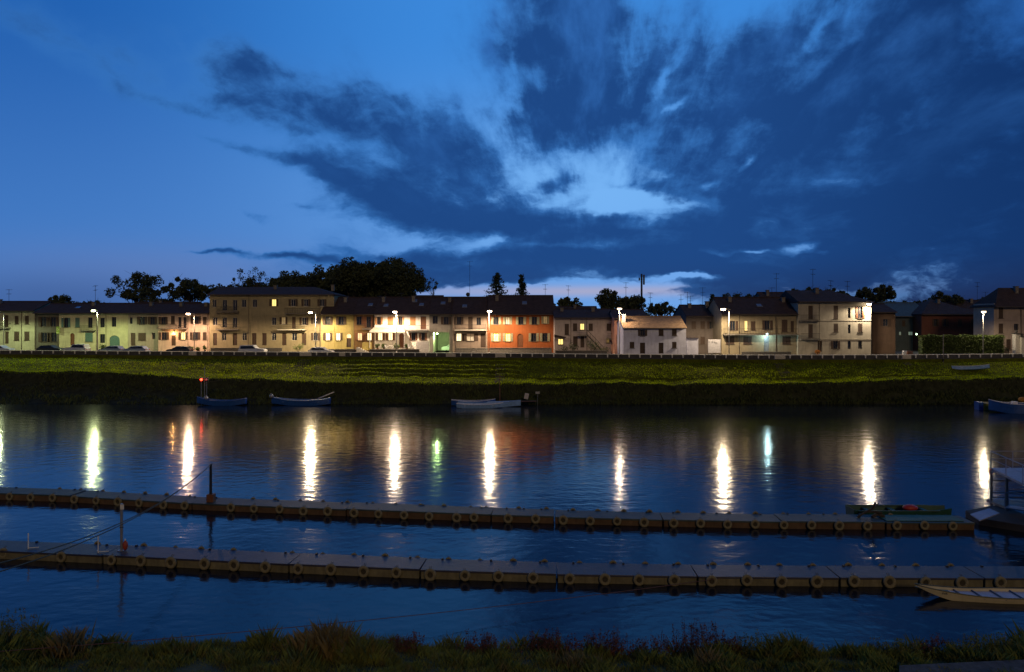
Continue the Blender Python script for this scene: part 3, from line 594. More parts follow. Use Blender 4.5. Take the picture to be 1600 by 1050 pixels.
potplant(636, 131.2, 1.0, .5, 'thin potted plant right of the arched brown door', zb=TZ)
potplant(298, 134.5, 1.1, .7, 'potted plant under the right windows of the pink house')
potplant(310, 134.5, .9, .6, 'small potted plant in the middle of the pink house front')
potplant(320, 134.3, 1.3, .6, 'tall potted plant at the right edge of the pink house')
potplant(466, 132.5, 1.9, 1.3, 'yellow green shrub before the ground doors of the three storey block', pot=False)
potplant(160, 137, 1.4, 1.0, 'small shrub beside the teal arched garage', M_LEAFD, False)
potplant(897, 124.5, 2.1, 1.2, 'tall garden shrub left of the iron stairs', M_LEAFD, False)
potplant(925, 124.2, 2.5, 1.9, 'big green garden shrub under the iron stairs', None, False)
potplant(880, 124.8, 1.2, 1.4, 'dark garden shrub below the lit porch window', M_LEAFD, False)
potplant(943, 123.8, 1.1, 1.3, 'low yellow green shrub near the lamp post', None, False)
potplant(1278, 119.8, 1.0, .6, 'small orange flowered plant by the tall grey house', mat('orange flowers', (.5, .2, .03), .7))
potplant(1573, 120.8, 1.4, 1.1, 'dark round shrub before the rose house', M_LEAFD, False)
def chair(x, Y, rz, label):
    r = empty('garden_chair', (x, Y, TZ), rz, label=label, cat='chair', group='white garden chairs')
    MB().box(-.26, .26, -.25, .25, .4, .44).build('seat', M_WHITE, r, bevel=.01)
    b = MB().box(-.26, .26, .25, .29, .82, .9)
    for i in range(5): b.box(-.25+i*.115, -.2+i*.115, .25, .28, .44, .82)
    b.build('backrest', M_WHITE, r)
    for sx in (-.23, .23):
        for sy in (-.22, .22): MB().tube((sx, sy, 0), (sx, sy, .4), .022, 5).build('leg', M_WHITE, r)
        MB().box(sx-.03, sx+.03, -.25, .26, .62, .65).build('armrest', M_WHITE, r)
chair(PX(604, 130.3), 130.3, 1.4, 'white plastic garden chair left of the white table')
chair(PX(615, 130.3), 130.4, -1.4, 'white plastic garden chair right of the white table')
chair(PX(640, 130.3), 130.3, .6, 'white plastic garden chair nearest the arched brown door')
chair(PX(645, 130.5), 130.5, -.9, 'white plastic garden chair at the right end of the terrace')
t = empty('garden_table', (PX(609.5, 130.3), 130.3, TZ), label='white garden table between two chairs before the white house', cat='table')
MB().box(-.45, .45, -.4, .4, .7, .74).build('tabletop', M_WHITE, t, bevel=.01)
for sx in (-.38, .38):
    for sy in (-.33, .33): MB().tube((sx, sy, 0), (sx, sy, .7), .025, 5).build('leg', M_WHITE, t)
# projecting sign
sg = empty('hanging_sign', (PX(90.5, 140.6), 140.6, PZ(516, 140.6)), label='small yellow green hanging sign on the corner of the pale yellow house', cat='sign')
MB().box(-.28, .28, -.08, .08, -.75, .75).build('panel', mat('green sign paint', (.25, .38, .04), .5), sg, bevel=.02)
MB().torus((0, -.1, .18), .17, .05, 'y', 14, 6).box(-.24, .24, -.12, -.085, -.62, -.45).build('emblem', mat('pale sign paint', (.7, .75, .4), .5), sg)
MB().box(-.03, .03, .08, .3, .3, .36).build('bracket', M_IRON, sg)
# bicycle
bc = empty('bicycle', (PX(742, 129.0), 129.0, G), .05, label='dark bicycle leaning before the brown balcony house', cat='bicycle')
for sx in (-.52, .52):
    wh = MB().torus((sx, 0, .34), .32, .02, 'y', 22, 5); 
    for i in range(10): a = i*math.pi/5; wh.tube((sx, 0, .34), (sx+.31*math.cos(a), 0, .34+.31*math.sin(a)), .004, 3)
    wh.build('wheel', M_RUBBER, bc)
MB().path([(-.52, 0, .34), (-.05, 0, .3), (.38, 0, .78), (-.18, 0, .82), (-.05, 0, .3)], .018).path([(-.18, 0, .82), (-.52, 0, .34)], .014).path([(.52, 0, .34), (.36, 0, .95)], .016).build('frame', M_STEEL, bc)
MB().box(-.3, -.08, -.06, .06, .9, .95).tube((-.19, 0, .82), (-.19, 0, .92), .014).build('saddle', M_IRON, bc)
MB().tube((.36, -.26, .98), (.36, .26, .98), .014).build('handlebar', M_STEEL, bc)
# ---------------------------------------------------------------- guard rail
blocks = [(296, 308), (469, 487), (530.5, 540), (697, 712), (774, 790), (1209, 1226), (1408, 1422)]
bl_lab = ['pale concrete block in the parapet near the pink house', 'wide pale concrete block in the parapet left of the small white car', 'short pale concrete block in the parapet before the olive house', 'pale concrete block in the parapet below the green passage',
          'pale concrete block in the parapet at the left part of the red house', 'pale concrete block in the parapet before the tan house', 'pale concrete block in the parapet near the white bin']
for (a, b), lb in zip(blocks, bl_lab):
    Y = YR((a+b)/2); m = MB(); wd = (b-a)/F*Y/2
    m.box(-wd, wd, -.25, .25, -.35, .32); o = m.build('concrete_block', M_CONC, bevel=.04); o.location = (PX((a+b)/2, Y), Y-.1, G+.42); tag(o, lb, 'concrete block', 'concrete blocks in the parapet')
    MB().box(-wd*.86, wd*.86, -.2, .2, -.42, -.353).build('base', M_DSTONE, o)
segs = []; s0 = -260
for a, b in blocks: segs.append((s0, a)); s0 = b
segs.append((s0, 1860))
seg_lab = ['long parapet run from the left edge of the picture to the first concrete block', 'parapet run with light posts in front of the three storey block', 'short parapet run behind the small white car', 'parapet run with light posts below the white house', 'parapet run below the brown balcony house', 'longest parapet run passing the red house and the low white house', 'parapet run before the tall grey house', 'last parapet run passing the hedge at the right']
M_COPE = mat('pale lamplit coping', (.82, .8, .74), .8)  # pale coping and posts, with lamp light put into the colour
M_PANEL = mat('shaded parapet wall', (.06, .06, .065), .9, nscale=2, namt=.4, bump=.3)  # shade on the river face put into the wall colour
for (a, b), lb in zip(segs, seg_lab):
    mid = (a+b)/2; Ym = YR(mid); ox, oy = PX(mid, Ym), Ym
    r = empty('parapet', (ox, oy, G), label=lb, cat='parapet', group='roadside parapet runs')
    n = max(1, int((b-a)/12)); ps = [a+(b-a)*i/n for i in range(n+1)]
    P = [(PX(p, YR(p))-ox, YR(p)-oy) for p in ps]
    cp = MB(); pn = MB()
    for (xa, ya), (xb, yb) in zip(P, P[1:]):
        for mb, t0, t1, z0, z1 in ((cp, -.12, .14, .66, .75), (pn, -.03, .09, -.3, .657)):
            vs = [(xa, ya+t0, z0), (xb, yb+t0, z0), (xb, yb+t1, z0), (xa, ya+t1, z0), (xa, ya+t0, z1), (xb, yb+t0, z1), (xb, yb+t1, z1), (xa, ya+t1, z1)]
            k = len(mb.v); mb.v += vs; mb.f += [tuple(k+i for i in q) for q in ((4, 5, 6, 7), (0, 1, 5, 4), (2, 3, 7, 6), (0, 3, 2, 1))]
    for mb, t0, t1, z0, z1 in ((cp, -.12, .14, .66, .75), (pn, -.03, .09, -.3, .657)):
        for (xa, ya) in (P[0], P[-1]): mb.face([(xa, ya+t0, z0), (xa, ya+t1, z0), (xa, ya+t1, z1), (xa, ya+t0, z1)])
    cp.build('coping', M_COPE, r); pn.build('wall_panel', M_PANEL, r)
    x = a+8
    while x < b-4:
        Y = YR(x); q = MB().prism([(-.11, .655), (.11, .655), (.07, .18), (-.07, .18)], 'y', -.2, -.032); q = q.build('post', M_COPE, r); q.location = (PX(x, Y)-ox, Y-oy, 0); x += 16.8
# ---------------------------------------------------------------- street lamps
LIGHTS = []
def lamp(px, py, Y, colr, power, label, style='pole', side=1, poleY=None, head=1.5, glow=30, gb=G):
    hx, hz = PX(px, Y), PZ(py, Y)
    pole_x = hx+side*head
    r = empty('street_lamp', (pole_x, Y, gb if style == 'pole' else hz), label=label, cat='street lamp', group='street lamps along the far road')
    dz = hz-(gb if style == 'pole' else hz); dx = hx-pole_x
    if style == 'pole':
        MB().tube((0, 0, -.1), (0, 0, dz+.12), .09, 8, .055).tube((0, 0, -.1), (0, 0, .35), .14, 8).build('pole', M_POLE, r, True)
        MB().tube((0, 0, dz+.12), (dx+.35*(1 if side > 0 else -1), 0, dz+.2), .04, 6).build('arm', M_POLE, r)
    else:
        MB().tube((0, .6, .1), (dx*.9, 0, .2), .035, 6).box(-.1, .1, .55, .65, -.15, .35).build('arm', M_POLE, r)
    hd = MB(); hd.box(dx-.42, dx+.42, -.19, .19, dz+.17, dz+.27); hd.prism([(dx-.42, dz+.27), (dx+.42, dz+.27), (dx+.3, dz+.34), (dx-.3, dz+.34)], 'y', -.15, .15)
    ho = hd.build('lamp_head', M_POLE, r, bevel=.02)
    gm = litmat('lamp glass '+label[:12], colr, glow)
    MB().ball((dx, 0, dz+.06), .42, .2, .17, 12, 6).build('lamp_glass', gm, ho, True)
    ld = bpy.data.lights.new('lamp_light', 'SPOT'); ld.energy = power; ld.color = colr; ld.spot_size = R(179); ld.spot_blend = .32; ld.shadow_soft_size = .14
    lo = bpy.data.objects.new('lamp_light', ld); C.objects.link(lo); lo.parent = ho; lo.location = (dx, 0, dz-.18); lo.rotation_euler = (R(-6), 0, 0)
    return r
K = 8000
WARM = (1, .66, .36)
lamp(-6, 490, 135, (.85, 1, .48), K*.4, 'greenish street lamp at the left edge of the picture')
lamp(146, 486, 132, (.86, 1, .44), K*.5, 'yellow green street lamp before the pale yellow house', head=.8)
lamp(294, 491, 132.5, (1, .62, .38), K*.7, 'peach coloured street lamp before the pink house', head=1.2)
lamp(485, 489, 129.8, (1, .74, .42), K*1.3, 'large glaring street lamp before the right end of the three storey block', head=1.0)
lamp(617, 488, 128.6, (1, .74, .5), K*.8, 'small street lamp on a pole before the bright white house', head=.35)
lamp(765, 487, 127, (1, .74, .46), K*1.25, 'glaring street lamp on a pale pole left of the red house', head=-.1)
lamp(968, 483, 118.6, (1, .72, .48), K*.22, 'slim tall lamp post beside the salmon house', head=0.0, glow=6)
lamp(1130, 484, 116.5, (1, .76, .48), K*.85, 'glaring street lamp before the tan house', head=1.0)
lamp(1358, 476, 119.9, (1, .8, .56), K*.5, 'glaring lamp bracketed on the corner of the tall grey house', style='wall', head=.3)
lamp(1537, 488, 117, (1, .8, .5), K*.3, 'dimmer street lamp with long arm above the hedge', head=-.1, glow=8)
def porch(px, py, Y, colr, power, label, glow=25, r=.16):
    o = empty('porch_lamp', (PX(px, Y), Y, PZ(py, Y)), label=label, cat='porch lamp')
    h = MB().box(-.12, .12, .0, .3, .12, .18).build('bracket', M_IRON, o)
    MB().ball((0, 0, 0), r).build('lamp_globe', litmat('porch glass '+label[:10], colr, glow), h, True)
    ld = bpy.data.lights.new('lamp_light', 'POINT'); ld.energy = power; ld.color = colr; ld.shadow_soft_size = .1
    lo = bpy.data.objects.new('lamp_light', ld); C.objects.link(lo); lo.parent = h; lo.location = (0, -.3, -.2)
porch(1198.5, 522.5, 120.8, (.6, .97, 1), 300, 'bluish white porch lamp over the door of the tan house')
porch(683, 521.5, 134.2, (.62, 1, .35), 1500, 'green white lamp glowing in the driveway passage')
porch(1432, 522, 134, (.65, 1, .6), 60, 'small green white porch lamp left of the hedge', 10, .12)
porch(271, 519, 138.2, (1, .5, .15), 120, 'small orange light above the door of the pink house', 8, .1)
# light inside passage
# ---------------------------------------------------------------- trees
def tree(px, top, wpx, Y, label, n=2600, m=None, blobs=16, aspect=.8, bot=None, sz=.26, seed=0, trunk=.22, sparse=False, name='broadleaf_tree'):
    random.seed(seed+int(px)); x = PX(px, Y); H = PZ(top, Y)-G; rad = wpx/F*Y/2*(1.12 if not sparse else 1)
    r = empty(name, (x, Y, G), label=label, cat='tree', group='trees behind the houses')
    ch = min(H*.85, rad*2*aspect) if bot is None else H-(PZ(bot, Y)-G); cz = H-ch/2
    cs = []; rs = []
    for i in range(blobs):
        th = random.uniform(0, 2*math.pi); ph = math.acos(random.uniform(-.9, 1)); q = random.uniform(.3, .86)
        cs.append((rad*q*math.sin(ph)*math.cos(th), rad*q*math.sin(ph)*math.sin(th), cz+ch/2*q*math.cos(ph))); rs.append(min(rad, ch/2)*random.uniform(.16, .38))
    if not sparse:
        for i in range(5): cs.append((random.uniform(-.5, .5)*rad, random.uniform(-.3, .3)*rad, cz+ch*random.uniform(-.3, .1))); rs.append(min(rad, ch/2)*.5)
    V, Fc = leafcloud(n, cs, rs, sz); npmesh('crown', V, Fc, m or M_TREE, r, 4)
    tb = MB(); z1 = cz-ch*.1; tb.tube((0, 0, -.2), (0, 0, z1), trunk*1.6, 8, trunk)
    for c in cs: 
        mid = (c[0]*.45, c[1]*.45, (z1*.8+c[2])/2); tb.tube((0, 0, z1*random.uniform(.6, .95)), mid, trunk*.45, 5, trunk*.28, False); tb.tube(mid, c, trunk*.28, 5, .03, False)
        for _ in range(3): tb.tube(c, (c[0]+random.uniform(-1, 1)*rad*.25, c[1]+random.uniform(-1, 1)*rad*.25, c[2]+random.uniform(-.2, 1)*rad*.25), .04, 3, .015, False)
    tb.build('trunk', M_BARK, r)
    return r
M_TREE = mat('dark foliage', (.055, .07, .028), .85, nscale=.4, namt=.5, transl=.15)
M_CON = mat('conifer needles', (.025, .045, .022), .9, nscale=.5, namt=.4)
TR = [(100, 457, 44, 175, 'small round tree far left behind the roofs'), (22, 474, 40, 180, 'low dark tree behind the cream house'), (212, 425, 92, 172, 'broad spreading tree behind the pale yellow house', 4200), (250, 462, 60, 165, 'low tree between the two broad spreading trees'),
      (297, 429, 76, 168, 'broad round tree behind the pink house', 3800), (345, 438, 40, 170, 'thin ragged tree at the left edge of the wood'), (372, 415, 30, 176, 'slender open topped tree left of the dark wood', 500), (402, 411, 34, 178, 'tall thin tree with loose twigs at the left of the dark wood', 420),
      (395, 430, 60, 182, 'dark tree low in the left part of the wood', 3000), (440, 424, 60, 175, 'mid height dark tree of the wood above the three storey block', 3000), (478, 420, 60, 172, 'dark tree of the wood above the glaring lamp', 3200), (512, 408, 56, 170, 'tall dark tree where the wood steps up', 3600),
      (575, 401, 74, 168, 'dark tree crown filling the gap right of the tallest tree', 4200), (533, 403, 60, 173, 'dark tree crown filling the gap left of the tallest tree', 3600), (608, 402, 64, 164, 'dense dark tree near the right edge of the wood', 4200), (460, 418, 60, 178, 'dark tree filling the middle of the wood', 3000),
      (552, 399, 76, 166, 'tallest dark tree of the wood', 5200), (590, 404, 66, 170, 'dark tree just right of the tallest tree in the wood', 4600), (632, 402, 66, 166, 'tall dark tree at the right edge of the wood', 5200), (562, 430, 100, 175, 'dense dark tree low behind the tallest tree', 4200), (620, 435, 84, 174, 'dense dark tree low at the right of the wood', 4200),
      (677, 432, 40, 160, 'small bare spindly tree right of the wood', 330), (890, 463, 48, 165, 'round dark tree left of the phone mast', 2200), (948, 450, 46, 158, 'broad dark tree behind the pale stairs house', 2800), (982, 456, 50, 160, 'dark tree at the foot of the phone mast', 2800), (1034, 469, 60, 170, 'low rounded tree right of the phone mast', 2400),
      (1076, 478, 50, 175, 'low dark tree behind the dark stone house', 1800), (1150, 452, 56, 165, 'ragged tree behind the tan house lamp', 1300), (1190, 459, 60, 172, 'low tree behind the tan house roof', 1800), (1258, 445, 56, 160, 'dark tree above the roof ridge of the tall grey house', 2600), (1305, 447, 66, 158, 'wide dark tree behind the right of the tall grey house', 2600),
      (1368, 444, 64, 155, 'rounded dark tree right of the corner lamp', 3400), (1415, 468, 70, 170, 'low dark tree behind the bluish roof', 2400), (1483, 452, 64, 165, 'tallest tree behind the dark red house', 3000), (1545, 460, 50, 168, 'dark tree left of the rose house', 2200), (1590, 452, 50, 172, 'dark tree behind the rose house roof', 2000),
      (150, 466, 60, 180, 'low dark tree behind the yellow green lamp', 2000), (730, 470, 80, 185, 'low dark tree line piece behind the brown balcony house', 1800), (840, 468, 60, 188, 'low dark tree behind the red house roof', 1500), (1120, 470, 60, 185, 'low distant tree left of the tan house', 1800), (1450, 466, 50, 175, 'dark tree between the bluish roof and the dark red roof', 1800)]
for i, T_ in enumerate(TR):
    n = T_[5] if len(T_) > 5 else 2200; sparse = n < 600
    if T_[3] > 184: n = 1500
    tree(T_[0], T_[1]+1, T_[2], T_[3], T_[4], n=n if sparse else int(n*(2.4 if 380 < T_[0] < 640 else 1.5)), seed=i*13, blobs=9 if sparse else 30, sparse=sparse, trunk=.12 if sparse else .24, aspect=1.5 if sparse else .95, bot=(475 if not sparse else 460) if T_[1] < 450 else 492, sz=.2 if sparse else .28)
def conifer(px, top, wpx, Y, label, seed):
    random.seed(seed); x = PX(px, Y); H = PZ(top, Y)-G; r = empty('conifer_tree', (x, Y, G), label=label, cat='tree', group='conifers behind the red house')
    MB().tube((0, 0, -.2), (0, 0, H), .25, 8, .02).build('trunk', M_BARK, r)
    rad = wpx/F*Y/2*2.7; V = []; s = MB()
    z = H*.35
    while z < H-.1:
        u = (H-z)/(H*.65); L0 = rad*u+.12
        for k in range(7):
            a = random.uniform(0, 2*math.pi); l = L0*random.uniform(.7, 1.1); e = np.array([math.cos(a)*l, math.sin(a)*l, -.12*l+random.uniform(0, .5)])
            s.tube((0, 0, z), (e[0], e[1], z+e[2]), .03, 3, .01, False)
            for j in range(26):
                q = random.uniform(.12, 1.05); p = np.array([0, 0, z])+e*q+rng.normal(0, .12, 3); d = rng.normal(0, .16, 3); g = rng.normal(0, .1, 3); g[2] -= .12
                V += [p-d, p+d, p+g]
        z += .42
    V = np.array(V); npmesh('crown', V, np.arange(len(V)).reshape(-1, 3), M_CON, r); s.build('branch', M_BARK, r)
conifer(777, 426, 36, 150, 'broad open conifer behind the left of the red house', 3)
conifer(815, 431, 22, 150, 'slim pointed conifer behind the middle of the red house', 5)
conifer(1113, 462, 12, 140, 'tiny pointed conifer left of the glaring lamp of the tan house', 8)
random.seed(99)
# far wood
dw = []; ds = []
for i in range(420):
    px = random.uniform(-150, 1750); Y = random.uniform(225, 270); top = 476+5*mn.noise(Vector((px*.012, 0, 5)))+4*mn.noise(Vector((px*.05, 3, 5))) if px > 640 else 482
    zt = PZ(top+random.uniform(1, 14), Y); rr_ = random.uniform(1.4, 2.6); dw.append((PX(px, Y), Y, zt-rr_)); ds.append(rr_)
    dw.append((PX(px, Y), Y, (zt+G)/2)); ds.append(rr_*1.3)
V, Fc = leafcloud(42000, dw, ds, .42); tag(npmesh('distant_wood', V, Fc, M_TREE, None, 4), 'low dark line of distant woodland behind the village roofs', 'woodland', kind='stuff')
# hedge
Yh = 118.5; hx0, hx1 = PX(1437, Yh), PX(1565, Yh); hh = PZ(525.5, Yh)-G
he = empty('hedge', ((hx0+hx1)/2, Yh, G), label='long clipped green hedge lit along its top', cat='hedge'); w2 = (hx1-hx0)/2
n = 16000; P = np.stack([rng.uniform(-w2, w2, n), rng.uniform(-.6, .6, n), rng.uniform(0, hh, n)], 1)
sel = rng.integers(0, 3, n); P[sel == 0, 1] = rng.normal(-.62, .06, (sel == 0).sum()); P[sel == 1, 2] = hh+rng.normal(0, .09, (sel == 1).sum())+.08*np.sin(P[sel == 1, 0]*2.1)
a_ = rng.normal(size=(n, 3))*.07; b_ = rng.normal(size=(n, 3))*.07
npmesh('foliage', np.stack([P-a_, P+b_, P+a_, P-b_], 1).reshape(-1, 3), np.arange(n*4).reshape(-1, 4), M_LEAF, he, 4)
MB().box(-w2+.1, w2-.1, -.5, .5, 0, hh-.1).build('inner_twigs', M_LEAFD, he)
# gate pillars, fence, bin, misc right
def pillar(px, Y, top, label):
    h = PZ(top, Y)-G; r = empty('gate_pillar', (PX(px, Y), Y, G), label=label, cat='pillar', group='gate pillars of the rose house')
    MB().box(-.42, .42, -.42, .42, -.1, h-.2).build('shaft', M_CONC, r, bevel=.02)
    MB().box(-.55, .55, -.55, .55, h-.197, h-.05).build('cap', M_DSTONE, r)
    MB().ball((0, 0, h+.22), .24, .24, .26).tube((0, 0, h-.05), (0, 0, h+.05), .12).build('finial', M_DSTONE, r)
pillar(1588, 119.5, 520, 'taller gate pillar with dark ball finial before the rose house')
pillar(1597, 119.2, 525, 'lower gate pillar with dark ball finial at the right edge')
fn = empty('garden_fence', (PX(1576, 119.6), 119.6, G), label='thin iron garden fence between the hedge and the gate pillar', cat='fence'); w2 = 1.0
m = MB(); 
for i in range(5): m.tube((-w2, 0, .6+i*.3), (w2, 0, .6+i*.3), .02, 4)
m.build('rail', M_WOODB, fn)
for sx in (-w2, 0, w2): MB().tube((sx, 0, 0), (sx, 0, 1.95), .03, 6).build('post', M_IRON, fn)
bn = empty('waste_bin', (PX(1413, 116), 116, G), label='white waste bin standing behind the parapet left of the hedge', cat='bin')
MB().tube((0, 0, .05), (0, 0, 1.0), .3, 12, .36).build('body', M_WHITE, bn); MB().tube((0, 0, 1.0), (0, 0, 1.1), .38, 12, .3).build('lid', M_STEEL, bn)
bb = empty('wooden_crate', (PX(1421, 116.5), 116.5, G), label='dark brown wooden crate beside the white waste bin', cat='crate')
for i in range(4): MB().box(-.45, .45, -.3, .3, .05+i*.24, .25+i*.24).build('plank', M_WOODB, bb)
def polething(name, px, top, Y, base, r_, m, label, cat, parts=None):
    o = empty(name, (PX(px, Y), Y, base), label=label, cat=cat); MB().tube((0, 0, -.3), (0, 0, PZ(top, Y)-base), r_, 8, r_*.8).build('post', m, o); return o
pg = polething('wooden_pole', 1474, 522, 110.2, bank(1474, .05)[2], .07, M_STONE, 'plain grey pole standing in the grass before the hedge', 'pole'); MB().tube((0, 0, .3), (0, 0, .6), .1).build('collar', M_IRON, pg)
r = polething('utility_pole', 151.5, 496, 126.2, G, .09, M_STONE, 'thin pole standing just right of the yellow green lamp', 'pole'); MB().box(-.05, .3, -.05, .05, 7.0, 7.1).build('bracket', M_IRON, r)
# antennas
def antenna(px, top, bot, Y, label, n=6, dish=False):
    z0, z1 = PZ(bot, Y), PZ(top, Y); r = empty('tv_antenna', (PX(px, Y), Y, z0), label=label, cat='antenna', group='tv antennas on the roofs'); h = z1-z0
    MB().tube((0, 0, -1.2), (0, 0, h), .035, 5).build('mast', M_IRON, r)
    a = MB(); rot = random.uniform(-.5, .5)
    for lv, l in ((h-.1, 1.1), (h-1.0, .8)):
        if h < 1.6 and lv < h-.5: continue
        a.tube((-l/2*math.cos(rot), -l/2*math.sin(rot), lv), (l/2*math.cos(rot), l/2*math.sin(rot), lv), .022, 4)
        for i in range(n):
            u = (i/(n-1)-.5)*l; c = Vector((u*math.cos(rot), u*math.sin(rot), lv)); d = Vector((-math.sin(rot)*.6, math.cos(rot)*.6, .25)); a.tube(c-d*.5, c+d*.5, .014, 3)
    a.build('aerial', M_IRON, r)
    if dish: MB().ball((-.35, -.3, .5), .42, .12, .42, 14, 6).tube((0, 0, .4), (-.3, -.2, .5), .03, 4).build('dish', M_IRON, r)
for px, top, bot, Y, lb in ((14, 452, 472, 147, 'tv antenna on the cream house at far left'), (149, 446, 475, 146, 'tv antenna above the yellow green lamp'), (852, 444, 463, 137, 'tv antenna on the right part of the red house roof'), (888, 446, 482, 150, 'tv antenna above the pale stairs house'),
                            (978, 441, 485, 128, 'tv antenna left of the phone mast'), (1016, 457, 488, 135, 'short tv antenna right of the phone mast'), (1064, 460, 490, 130, 'left short antenna of the group before the tan house'), (1074, 456, 490, 131, 'middle antenna of the group before the tan house'), (1079, 462, 488, 134, 'small antenna behind the middle antenna of the group'), (1098, 449, 485, 130, 'tallest antenna of the group left of the tan house lamp'),
                            (1213, 427, 464, 129, 'tall antenna on the tan house roof'), (1206, 449, 466, 128, 'short antenna beside the tall antenna of the tan house'), (1270, 420, 455, 126, 'tallest antenna on the tall grey house'), (1298, 438, 456, 126, 'middle antenna on the tall grey house'), (1324, 439, 457, 127, 'right hand antenna on the tall grey house'), (1527, 441, 470, 160, 'antenna above the dark red house'), (1540, 456, 470, 160, 'small antenna left of the rose house'),
                            (627, 458, 478, 137, 'low antenna on the white house roof'), (594, 462, 478, 137, 'low antenna above the left of the white house')):
    antenna(px, top, bot, Y, lb)
antenna(734, 408, 464, 137.5, 'very tall whip antenna mast with a dark round dish', 3, True)
cm_ = empty('phone_mast', (PX(1002.5, 165), 165, G), label='tall thin phone mast with panel antennas at its top', cat='mast')
h = PZ(428, 165)-G; MB().tube((0, 0, 0), (0, 0, h), .35, 10, .22).build('mast', M_IRON, cm_)
MB().box(.35, .75, -.15, .15, h-2.6, h-.2).build('panel_antenna', M_IRON, cm_); MB().box(-.7, -.4, -.15, .15, h-1.6, h-.9).box(-.7, .7, -.04, .04, h-1.3, h-1.2).build('panel_antenna', M_IRON, cm_)
# ---------------------------------------------------------------- cars
def car(px, Y, length, body_m, label, kind='hatch', face=1, name='parked_car'):
    L2 = length/2; r = empty(name, (PX(px, Y), Y, G+.01), 0 if face > 0 else math.pi, label=label, cat='car', group='cars parked along the road')
    if kind == 'suv':
        prof = [(-L2, .45), (-L2, .95), (-L2+.12, 1.02), (-L2+.3, 1.7), (L2*.12, 1.74), (L2*.38, 1.15), (L2*.9, 1.02), (L2, .85), (L2, .42), (L2*.9, .34), (-L2*.95, .36)]
        win = [(-L2+.38, 1.08), (-L2+.48, 1.58), (L2*.08, 1.62), (L2*.31, 1.12)]
    elif kind == 'van':
        prof = [(-L2, .4), (-L2, 1.75), (-L2+.1, 1.85), (L2*.35, 1.85), (L2*.62, 1.2), (L2*.95, 1.0), (L2, .85), (L2, .4), (L2*.9, .32), (-L2*.95, .34)]
        win = [(L2*.0, 1.15), (L2*.0, 1.65), (L2*.3, 1.65), (L2*.5, 1.2)]
    else:
        prof = [(-L2, .42), (-L2+.02, .92), (-L2+.28, 1.0), (-L2+.62, 1.42), (-.1, 1.5), (L2*.18, 1.44), (L2*.5, 1.0), (L2*.93, .86), (L2, .68), (L2, .38), (L2*.9, .3), (-L2*.95, .32)]
        win = [(-L2+.5, 1.02), (-L2+.74, 1.36), (-.1, 1.42), (L2*.14, 1.37), (L2*.42, 1.02)]
    b = MB(); n = len(prof); stn = [(-.86, .93), (-.8, 1.0), (.8, 1.0), (.86, .93)]
    for y, s in stn:
        for x, z in prof: b.v.append((x*(1 if s == 1 else .985), y*(1 if z < 1.05 else .88), .3+(z-.3)*(1 if s == 1 else .985)))
    for i in range(3):
        for j in range(n): k = (j+1) % n; b.f.append((i*n+j, i*n+k, (i+1)*n+k, (i+1)*n+j))
    b.f.append(tuple(range(n))); b.f.append(tuple(range(3*n, 4*n))[::-1])
    bo = b.build('body', body_m, r, bevel=.03)
    for sy in (-1, 1):
        w_ = MB(); yy = sy*.775; poly = [(x, yy+sy*(.09 if z < 1.1 else .005), z) for x, z in win]
        w_.face(poly); w_.v += []; w_.build('side_window', M_GLASS, bo)
    ws = MB(); a, c = win[-2], win[-1]; off = .09
    ws.face([(a[0]+off, -.62, a[1]), (a[0]+off, .62, a[1]), (c[0]+off+.03, .7, c[1]), (c[0]+off+.03, -.7, c[1])]); ws.build('windscreen', M_GLASS, bo)
    for sx in (-L2*.62, L2*.63):
        for sy in (-.74, .74):
            t = MB().torus((sx, sy, .31), .235, .085, 'y', 18, 6).build('wheel', M_RUBBER, r, True)
            MB().tube((sx, sy-.1 if sy < 0 else sy+.1, .31), (sx, sy, .31), .17, 12).build('rim', M_STEEL, t)
    for sy in (-.58, .58):
        MB().ball((L2-.03, sy, .7), .07, .15, .09, 8, 5).build('headlight', M_WHITE, r, True)
        MB().box(-L2-.02, -L2+.05, sy-.12, sy+.12, .75, .9).build('tail_light', M_RED, r)
    return r
def paint(n, c): return mat(n, c, .28, .25, nscale=1, namt=.05, spec=.6)
P_SIL = paint('silver car paint', (.55, .58, .64)); P_DRK = paint('dark car paint', (.03, .035, .045)); P_BLU = paint('steel blue car paint', (.26, .34, .46)); P_WHT = paint('white car paint', (.6, .62, .65))
car(2, 129.6, 4.2, P_SIL, 'silver car cut off by the left edge of the picture')
car(80, 130.2, 4.5, P_DRK, 'black car parked before the dark grey brown house')
car(120, 129.4, 4.3, P_SIL, 'silver estate car parked before the yellow house balcony', 'suv', -1)
car(175, 127.4, 4.2, P_BLU, 'blue grey hatchback parked before the teal garage', face=-1)
car(212, 127.0, 4.5, P_BLU, 'blue grey car with pale rear parked before the beige house', face=-1)
car(281, 125.6, 4.3, P_DRK, 'dark hatchback parked before the pink house', face=-1)
car(395, 124.0, 4.7, P_SIL, 'silver off road car parked before the three storey block', 'suv')
car(502, 121.0, 4.2, P_SIL, 'silver white hatchback parked beside the wide concrete block')
car(706, 137.5, 4.0, P_WHT, 'pale car parked deep inside the green lit passage', face=-1)
